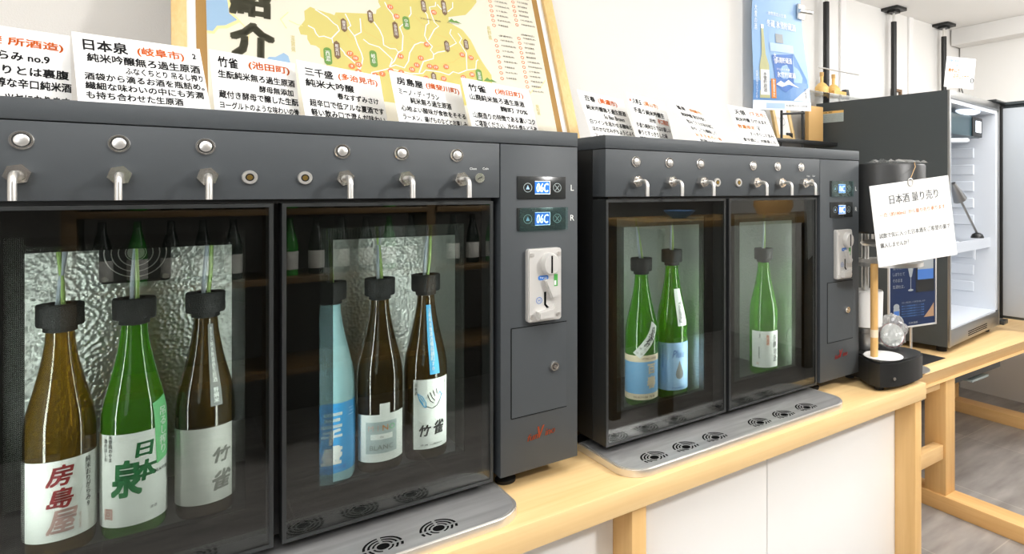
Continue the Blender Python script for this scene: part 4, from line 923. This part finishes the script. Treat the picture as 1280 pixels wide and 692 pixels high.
# paper sign hung from the drum
TLs, TRs, BLs = Vector((1.390, .891, 1.342)), Vector((1.581, .792, 1.370)), Vector((1.387, .8936, 1.141))
ux = TRs - TLs; T = frame_T(BLs, ux, TLs-BLs); SW, SH = ux.length, (TLs-BLs).length
sg = thing('hanging_sign', BLs, 'white paper sign hung on a ring in front of the black drum', 'sign')
MB().box(0, SW, 0, SH, -.0008, 0, T=T).build('sign_sheet', 'paper', sg, smooth=0)
mb = MB(); mb.text('日本酒 量り売り', SW*.535, SH*.80, h=.023, wd=SW*.62, T=T, bold=.02, anchor='c')
mb.m(1).text('一合（約180ml）から量り売り承ります', SW*.50, SH*.625, h=.011, wd=SW*.83, T=T, bold=.02, anchor='c')
mb.m(0).text('試飲で気に入った日本酒をご希望の量で', SW*.05, SH*.345, h=.0125, wd=SW*.90, T=T, bold=.02); mb.text('購入しませんか？', SW*.05, SH*.225, h=.0125, wd=SW*.36, T=T, bold=.02)
mb.build('lettering', ['grey_ink', 'pale_orange'], sg, smooth=0)
mb = MB(); p = [T @ Vector((SW*.51+.007*math.cos(R(a)), SH-.004+.009*math.sin(R(a)), .0016)) for a in range(0, 361, 24)]; mb.tube(p, .0013, 8); mb.build('ring', 'satin', sg)
q0 = T @ Vector((SW*.51, SH+.004, .002)); MB().tube([q0, (1.553, .893, 1.392), (1.562, .901, 1.404)], .0007, 6).build('string', 'cork', sg)
cw = MB(); rnd = random.Random(5)
hts = [[.0035+.010*rnd.random()*(1 if 0 < j < 5 else .3) for i in range(15)] for j in range(7)]
cw.grid(lambda u, v: (1.50+.17*u, .935+.075*v-.03*u, 1.4015+hts[round(v*6)][round(u*14)]), 14, 6)
tag(cw.build('plastic_bag', 'plastic', loc=(1.58, .96, 1.4015), smooth=20), 'crumpled clear plastic bag lying on top of the black drum', 'bag')

# blue poster on a stand
P0, P1 = Vector((2.187, 1.364, .80)), Vector((2.442, 1.317, .80)); T = frame_T(P0, P1-P0, (0, 0, 1)); PW, PH = (P1-P0).length, .285
ps = thing('poster_stand', (2.32, 1.34, TZ+.003), 'dark blue drink poster with wine glass in a silver frame on a pole stand', 'poster stand')
MB().box(0, PW, 0, PH, -.004, -.0005, T=T).build('poster_sheet', 'po_navy', ps, smooth=0)
mb = MB()
for a, b, c, d in ((-.004, .003, -.004, PH+.004), (PW-.003, PW+.004, -.004, PH+.004), (.003, PW-.003, -.004, .003), (.003, PW-.003, PH-.003, PH+.004)): mb.box(a, b, c, d, -.006, .002, .001, T=T)
mb.build('silver_frame', 'coin', ps)
mb = MB(); z = .0003
mb.m(0).flat([(.145, .13), (.25, .13), (.25, .27), (.145, .27)], z, T)
mb.m(1).flat([(.155, .22), (.245, .22), (.245, .27), (.155, .27)], z+.0003, T); mb.m(2).flat([(.155, .18), (.245, .18), (.245, .22), (.155, .22)], z+.0003, T); mb.m(3).flat([(.160, .135), (.25, .135), (.25, .175), (.160, .175)], z+.0003, T)
mb.m(1).flat([(.098, .275), (.132, .275), (.130, .225), (.122, .195), (.116, .190), (.110, .195), (.101, .225)], z+.0006, T); mb.line([(.116, .19), (.116, .145)], .003, z+.0006, T); mb.disc(.116, .142, .015, z+.0006, T, ry=.004)
mb.m(1).flat([(.022, .040), (.055, .040), (.055, .075), (.022, .075)], z, T); mb.m(2).flat([(.024, .047), (.053, .047), (.053, .066), (.024, .066)], z+.0003, T); mb.m(1).disc(.038, .082, .016, z, T, ry=.012)
mb.m(4).flat([(.19, .03), (.248, .03), (.248, .085), (.225, .06)], z, T)
for k, s_ in enumerate(('雪冷え、', 'しぼりたて', 'そのまま', '生酒仕立。')): mb.m(1).text(s_, .018, .225-.024*k, h=.013, wd=.016*len(s_)*.8, T=T, z=z+.0006)
mb.text('冷たく飲む新しい日本酒の楽しみ方', .066, .092, h=.007, wd=.13, T=T, z=z+.0006)
for k in range(5): mb.m(5).text('搾りたての生原酒を低温でじっくり熟成', .066, .079-.010*k, h=.0055, wd=.125, T=T, z=z+.0006)
mb.m(1).text('日本酒蔵', .13, .014, h=.009, wd=.05, T=T, z=z+.0006, anchor='c')
mb.build('poster_print', ['po_dark', 'po_grey', 'po_deep', 'black', 'po_skin', 'po_mid'], ps, smooth=0)
pc = T @ Vector((PW*.5, 0, -.010)); MB().tube([(pc.x, pc.y, TZ+.006), (pc.x, pc.y, .95)], .005, 12).build('pole', 'satin', ps)
MB().lathe([(0, 0), (.07, 0), (.07, .004), (0, .006)], (pc.x, pc.y, TZ+.0032), seg=32).build('base_plate', 'satin', ps)

# ---------------------------------------------------------------- hanging poster
hp = thing('hanging_poster', (1.85, 1.62, 1.64), 'pale blue drink poster with bottle and snowy mountains hanging by the wall corner', 'poster')
A, Bq, Cq, Dq = Vector((1.717, 1.63, 1.628)), Vector((2.003, 1.59, 1.640)), Vector((1.717, 1.63, 2.10)), Vector((1.985, 1.63, 2.10))
def HP(u, v, off=0):
    p = A*(1-u)*(1-v) + Bq*u*(1-v) + Cq*(1-u)*v + Dq*u*v
    p = p + Vector((0, -.010*math.sin(PI*u)*(1-v) - .004*math.sin(v*7), 0)); return p + Vector((0, -off, 0))
mb = MB(); mb.grid(lambda u, v: HP(u, v), 14, 18); mb.grid(lambda u, v: HP(1-u, v, -.0008), 14, 18); mb.build('poster_sheet', 'po_blue', hp)
mb = MB()
def hq(pts, off): 
    t_ = bmesh.new(); t_.faces.new([t_.verts.new(HP(x, y, off)) for x, y in pts]); t_.verts.index_update(); mb._take(t_)
def hr(x0, x1, y0, y1, off, n=8): mb.grid(lambda u, v: HP(x0+(x1-x0)*u, y0+(y1-y0)*v, off), n, n)
def ht(s_, x, y, wd, h, off=.003, **k): mb.text(s_, 0, 0, wd=wd, h=h, anchor='c', fn=lambda co: HP(x+co[0], y+co[1], off), **k)
V = lambda py: (137-py)/137*.857      # height fraction from rows of the sheet
mb.m(1); hr(0, .97, V(124), V(100), .0012)
mb.m(2); hr(.0, 1.0, .0, V(125), .0014); mb.m(0); hr(.2, .5, .012, V(128), .0020)
mb.m(3); hq([(.32, V(66)), (.72, V(62)), (.68, V(105)), (.52, V(114)), (.36, V(106))], .0026); mb.m(0); hr(.30, .75, V(61), V(50), .0022, 4)
mb.m(4); hr(.42, .56, V(49), V(37), .0022, 3)
mb.m(1); hq([(.74, V(60)), (.96, V(95)), (.96, V(112)), (.70, V(118))], .0018); mb.m(2); hq([(.98, V(105)), (.98, V(124)), (.66, V(124))], .0024)
mb.m(2); hq([(.36, V(104)), (.44, V(99)), (.50, V(102)), (.58, V(97)), (.66, V(102)), (.78, V(107)), (.58, V(103)), (.46, V(107))], .0032)
mb.m(5); hq([(.10, V(122)), (.26, V(122)), (.26, V(80)), (.215, V(66)), (.20, V(33)), (.16, V(33)), (.145, V(66)), (.10, V(82))], .0022)
mb.m(2); hq([(.11, V(118)), (.25, V(118)), (.25, V(86)), (.11, V(86))], .0030); hq([(.155, V(33)), (.205, V(33)), (.205, V(28)), (.155, V(28))], .0024)
mb.m(6); hq([(.28, V(122)), (.36, V(122)), (.36, V(97)), (.28, V(97))], .0024)
mb.m(2); ht('本数限定の生酒', .47, V(12), .36, .030); ht('冬蔵 氷雪貯蔵酒', .55, V(25), .58, .060, bold=.02); ht('長期貯蔵酒', .53, V(72), .30, .050, .0036, bold=.02); ht('氷雪貯蔵酒', .55, V(91), .34, .046, .0036, bold=.02); ht('冷え冷え熟成', .50, V(84), .24, .020, .0036)
ht('大雪', .37, V(70), .05, .09, .0036, vert=True); ht('大雪の酒', .06, V(20), .05, .20, vert=True); ht('氷室の中でじっくり', .05, V(105), .035, .22, vert=True); ht('数量限定', .32, V(109), .035, .14, .0032, vert=True)
mb.m(7); ht('氷雪貯蔵酒', .18, V(102), .06, .16, .0036, vert=True); ht('大自然の中で貯蔵', .72, V(131), .42, .022, .0024); ht('日本酒', .90, V(114), .05, .08, .0032, vert=True)
mb.build('poster_print', ['po_pale', 'po_mid', 'po_white', 'po_deep', 'po_grey', 'po_olive', 'pale_orange', 'grey_ink'], hp, smooth=0)
mb = MB(); mb.box(1.955, 1.995, 1.612, 1.622, 2.00, 2.06, .003); mb.cyl((1.955, 1.607, 2.03), (2.03, 1.607, 2.035), .008, seg=14); mb.build('clip', 'satin', hp)
MB().tube([(1.985, 1.63, 2.08), (1.99, 1.635, 2.389)], .0015, 8).build('hanging_wire', 'satin', hp)

# ---------------------------------------------------------------- alcove rack with tension poles
for k, (xx, lab) in enumerate(((2.753, 'black tension pole beside the hanging poster, left of the two others'), (3.39, 'black tension pole with square ceiling plate above the middle of the fridge side'), (3.968, 'black tension pole with square ceiling plate above the front of the fridge'))):
    tp = thing('tension_pole', (xx, 2.085, 0), lab, 'pole', 'black tension poles of the wall rack')
    MB().cyl((xx, 2.085, .012), (xx, 2.085, 2.32), .0165, seg=20).build('pole_tube', 'case_dark', tp)
    MB().cyl((xx, 2.085, 2.32), (xx, 2.085, 2.382), .008, seg=14).build('adjuster', 'satin', tp)
    mb = MB(); mb.prism(rounded(-.055, .055, -.055, .055, .008), 0, .016, T=Matrix.Translation((xx, 2.085, 2.3835))); mb.prism(rounded(-.028, .028, -.028, .028, .006), -.012, 0, T=Matrix.Translation((xx, 2.085, 2.3835))); mb.build('ceiling_plate', 'black', tp)
    MB().lathe([(0, 0), (.03, 0), (.03, .008), (.017, .012), (0, .012)], (xx, 2.085, 0), seg=20).build('foot', 'rubber', tp)
rk = thing('wall_rack', (2.6, 2.02, 1.5), 'thin black wire rack with dark shelf behind the farther dispenser', 'rack')
mb = MB(); mb.box(2.05, 3.35, 1.90, 2.10, 1.545, 1.565, .002); mb.build('shelf', 'black', rk)
mb = MB(); mb.box(2.05, 3.35, 1.90, 2.10, 1.795, 1.801, .001); mb.build('clear_shelf', 'clear', rk)
for xx in (2.20, 2.345, 3.34): MB().cyl((xx, 1.91, 1.40), (xx, 1.91, 1.71), .006, seg=10).build('upright', 'black', rk)
MB().tube([(2.19, 1.905, 1.673), (2.35, 1.905, 1.690)], .005, 8).build('cross_wire', 'black', rk)
MB().tube([(2.46, 1.905, 1.915), (2.78, 1.905, 1.915)], .0035, 8).build('cross_wire', 'satin', rk)
pf = thing('picture_frame', (2.29, 2.0, 1.566), 'small pale wooden picture frame leaning on the dark shelf', 'picture frame')
T = frame_T((2.215, 1.95, 1.567), (1, .1, 0), (-.10, .22, 1))
mb = MB()
for a, b, c, d in ((0, .02, 0, .2), (.125, .145, 0, .2), (.02, .125, 0, .02), (.02, .125, .18, .2)): mb.box(a, b, c, d, -.01, .004, .001, T=T)
mb.build('frame', 'frame_wood', pf); mb = MB(); mb.box(.02, .125, .02, .18, -.008, -.004, T=T); mb.m(1).arc(.075, .09, .018, .021, 0, 360, -.0035, T, 20); mb.build('print', ['paper', 'lab_silver'], pf, smooth=0)
tag(MB().box(2.455, 2.565, 1.96, 1.985, 1.566, 1.74, .002).build('wooden_board', 'cork', loc=(2.53, 1.98, 1.566)), 'tan board standing on the dark shelf beside the fridge back', 'board')
tag(MB().box(2.30, 2.34, 1.96, 2.0, 1.566, 1.60, .004).build('small_box', 'case_dark', loc=(2.32, 1.98, 1.566)), 'tiny dark box on the dark shelf before the picture frame', 'box')
for xx, lab in ((2.605, 'small round bottle of amber liqueur partly hidden by the hanging poster'), (2.70, 'small round bottle of amber liqueur above the fridge warning label')):
    bt = thing('liqueur_bottle', (xx, 2.0, 1.8015), lab, 'bottle', 'small amber bottles on the clear shelf')
    MB().lathe([(0, 0), (.030, 0), (.034, .01), (.034, .045), (.020, .062), (.008, .070), (.008, .10), (0, .10)], (xx, 2.0, 1.8015), seg=24).build('body', 'orange_juice', bt)
    MB().lathe([(0, .10), (.010, .10), (.010, .12), (0, .12)], (xx, 2.0, 1.8015), seg=16).build('cork', 'cork', bt)
tag(MB().box(2.62, 2.72, 1.935, 1.955, 1.8015, 1.826, .002).build('gold_box', 'gold', loc=(2.67, 1.945, 1.8015)), 'flat gold box lying before the small amber bottles', 'box')
tag(MB().lathe([(0, 0), (.020, 0), (.022, .02), (.018, .05), (0, .055)], (2.80, 2.0, 1.8015), seg=20).build('small_jar', 'edge', loc=(2.8, 2.0, 1.8015)), 'small grey jar at the right end of the clear shelf', 'jar')
tag(ring_flat(MB(), 3.435, 3.535, 1.76, 1.94, 3.450, 3.520, 1.775, 1.925, 2.118, 2.133).build('wall_frame', 'map_brown', loc=(3.485, 2.12, 1.85)), 'small brown picture frame on the wall just above the fridge top edge', 'picture frame')

# ---------------------------------------------------------------- far side of the room, seen in the door glass
sh = thing('bottle_shelf', (.9, -1.75, 0), 'dark wooden shelf unit of bottles mirrored in the dispenser doors', 'shelf unit')
for xx in (-.3, .45, 1.2, 1.95): MB().box(xx-.025, xx+.025, -1.95, -1.60, 0, 2.1, .003).build('upright', 'shelf_wood', sh)
for zz in (.45, .90, 1.24, 1.62, 2.0):
    for xx in (-.3, .45, 1.2): MB().box(xx+.0255, xx+.7245, -1.95, -1.58, zz-.03, zz, .002).build('shelf_board', 'shelf_wood', sh)
k = 0
lbl = ('dark bottle with pale label on the mirrored shelf unit', 'green bottle with pale label on the mirrored shelf unit')
for zz in (.90, 1.24):
    for xx in [-.2+.12*i for i in range(18)]:
        if min(abs(xx-u) for u in (-.3, .45, 1.2, 1.95)) < .07 or xx > 1.9: continue
        g = 'bl_green' if k % 4 == 1 else 'bl_black'; k += 1
        bt = thing('shelf_bottle', (xx, -1.70, zz), lbl[1] if g == 'bl_green' else lbl[0], 'bottle', 'bottles on the mirrored shelf')
        MB().lathe([(0, 0), (.036, 0), (.037, .01), (.037, .15), (.030, .19), (.016, .25), (.014, .29), (0, .29)], (xx, -1.70, zz+.0005), seg=20).build('bottle_glass', g, bt)
        MB().lathe([(.0375, .03), (.0378, .031), (.0378, .12), (.0375, .121)], (xx, -1.70, zz+.0005), seg=20).build('label', 'bl_label', bt)
st = thing('side_table', (2.75, -.75, 0), 'tall wooden serving table mirrored in the farther dispenser', 'table')
MB().box(1.98, 3.9, -1.15, -.55, 1.13, 1.17, .003).build('tabletop', 'wood_brown', st)
for xx in (2.05, 3.80):
    for yy in (-1.1, -.62): MB().box(xx, xx+.06, yy, yy+.06, 0, 1.13, .003).build('leg', 'shelf_wood', st)
tag(MB().lathe([(0, 0), (.04, 0), (.085, .035), (.09, .045), (.082, .044), (.036, .008), (0, .008)], (2.35, -.8, 1.1705), seg=40).build('bowl', 'po_mid', loc=(2.35, -.8, 1.17)), 'pale blue bowl on the mirrored serving table', 'bowl')
tag(MB().lathe([(0, 0), (.10, 0), (.13, .06), (.12, .15), (.07, .20), (0, .22)], (3.15, -.8, 1.1705), seg=32).build('basket', 'cork', loc=(3.15, -.8, 1.17)), 'round tan basket on the mirrored serving table', 'basket')
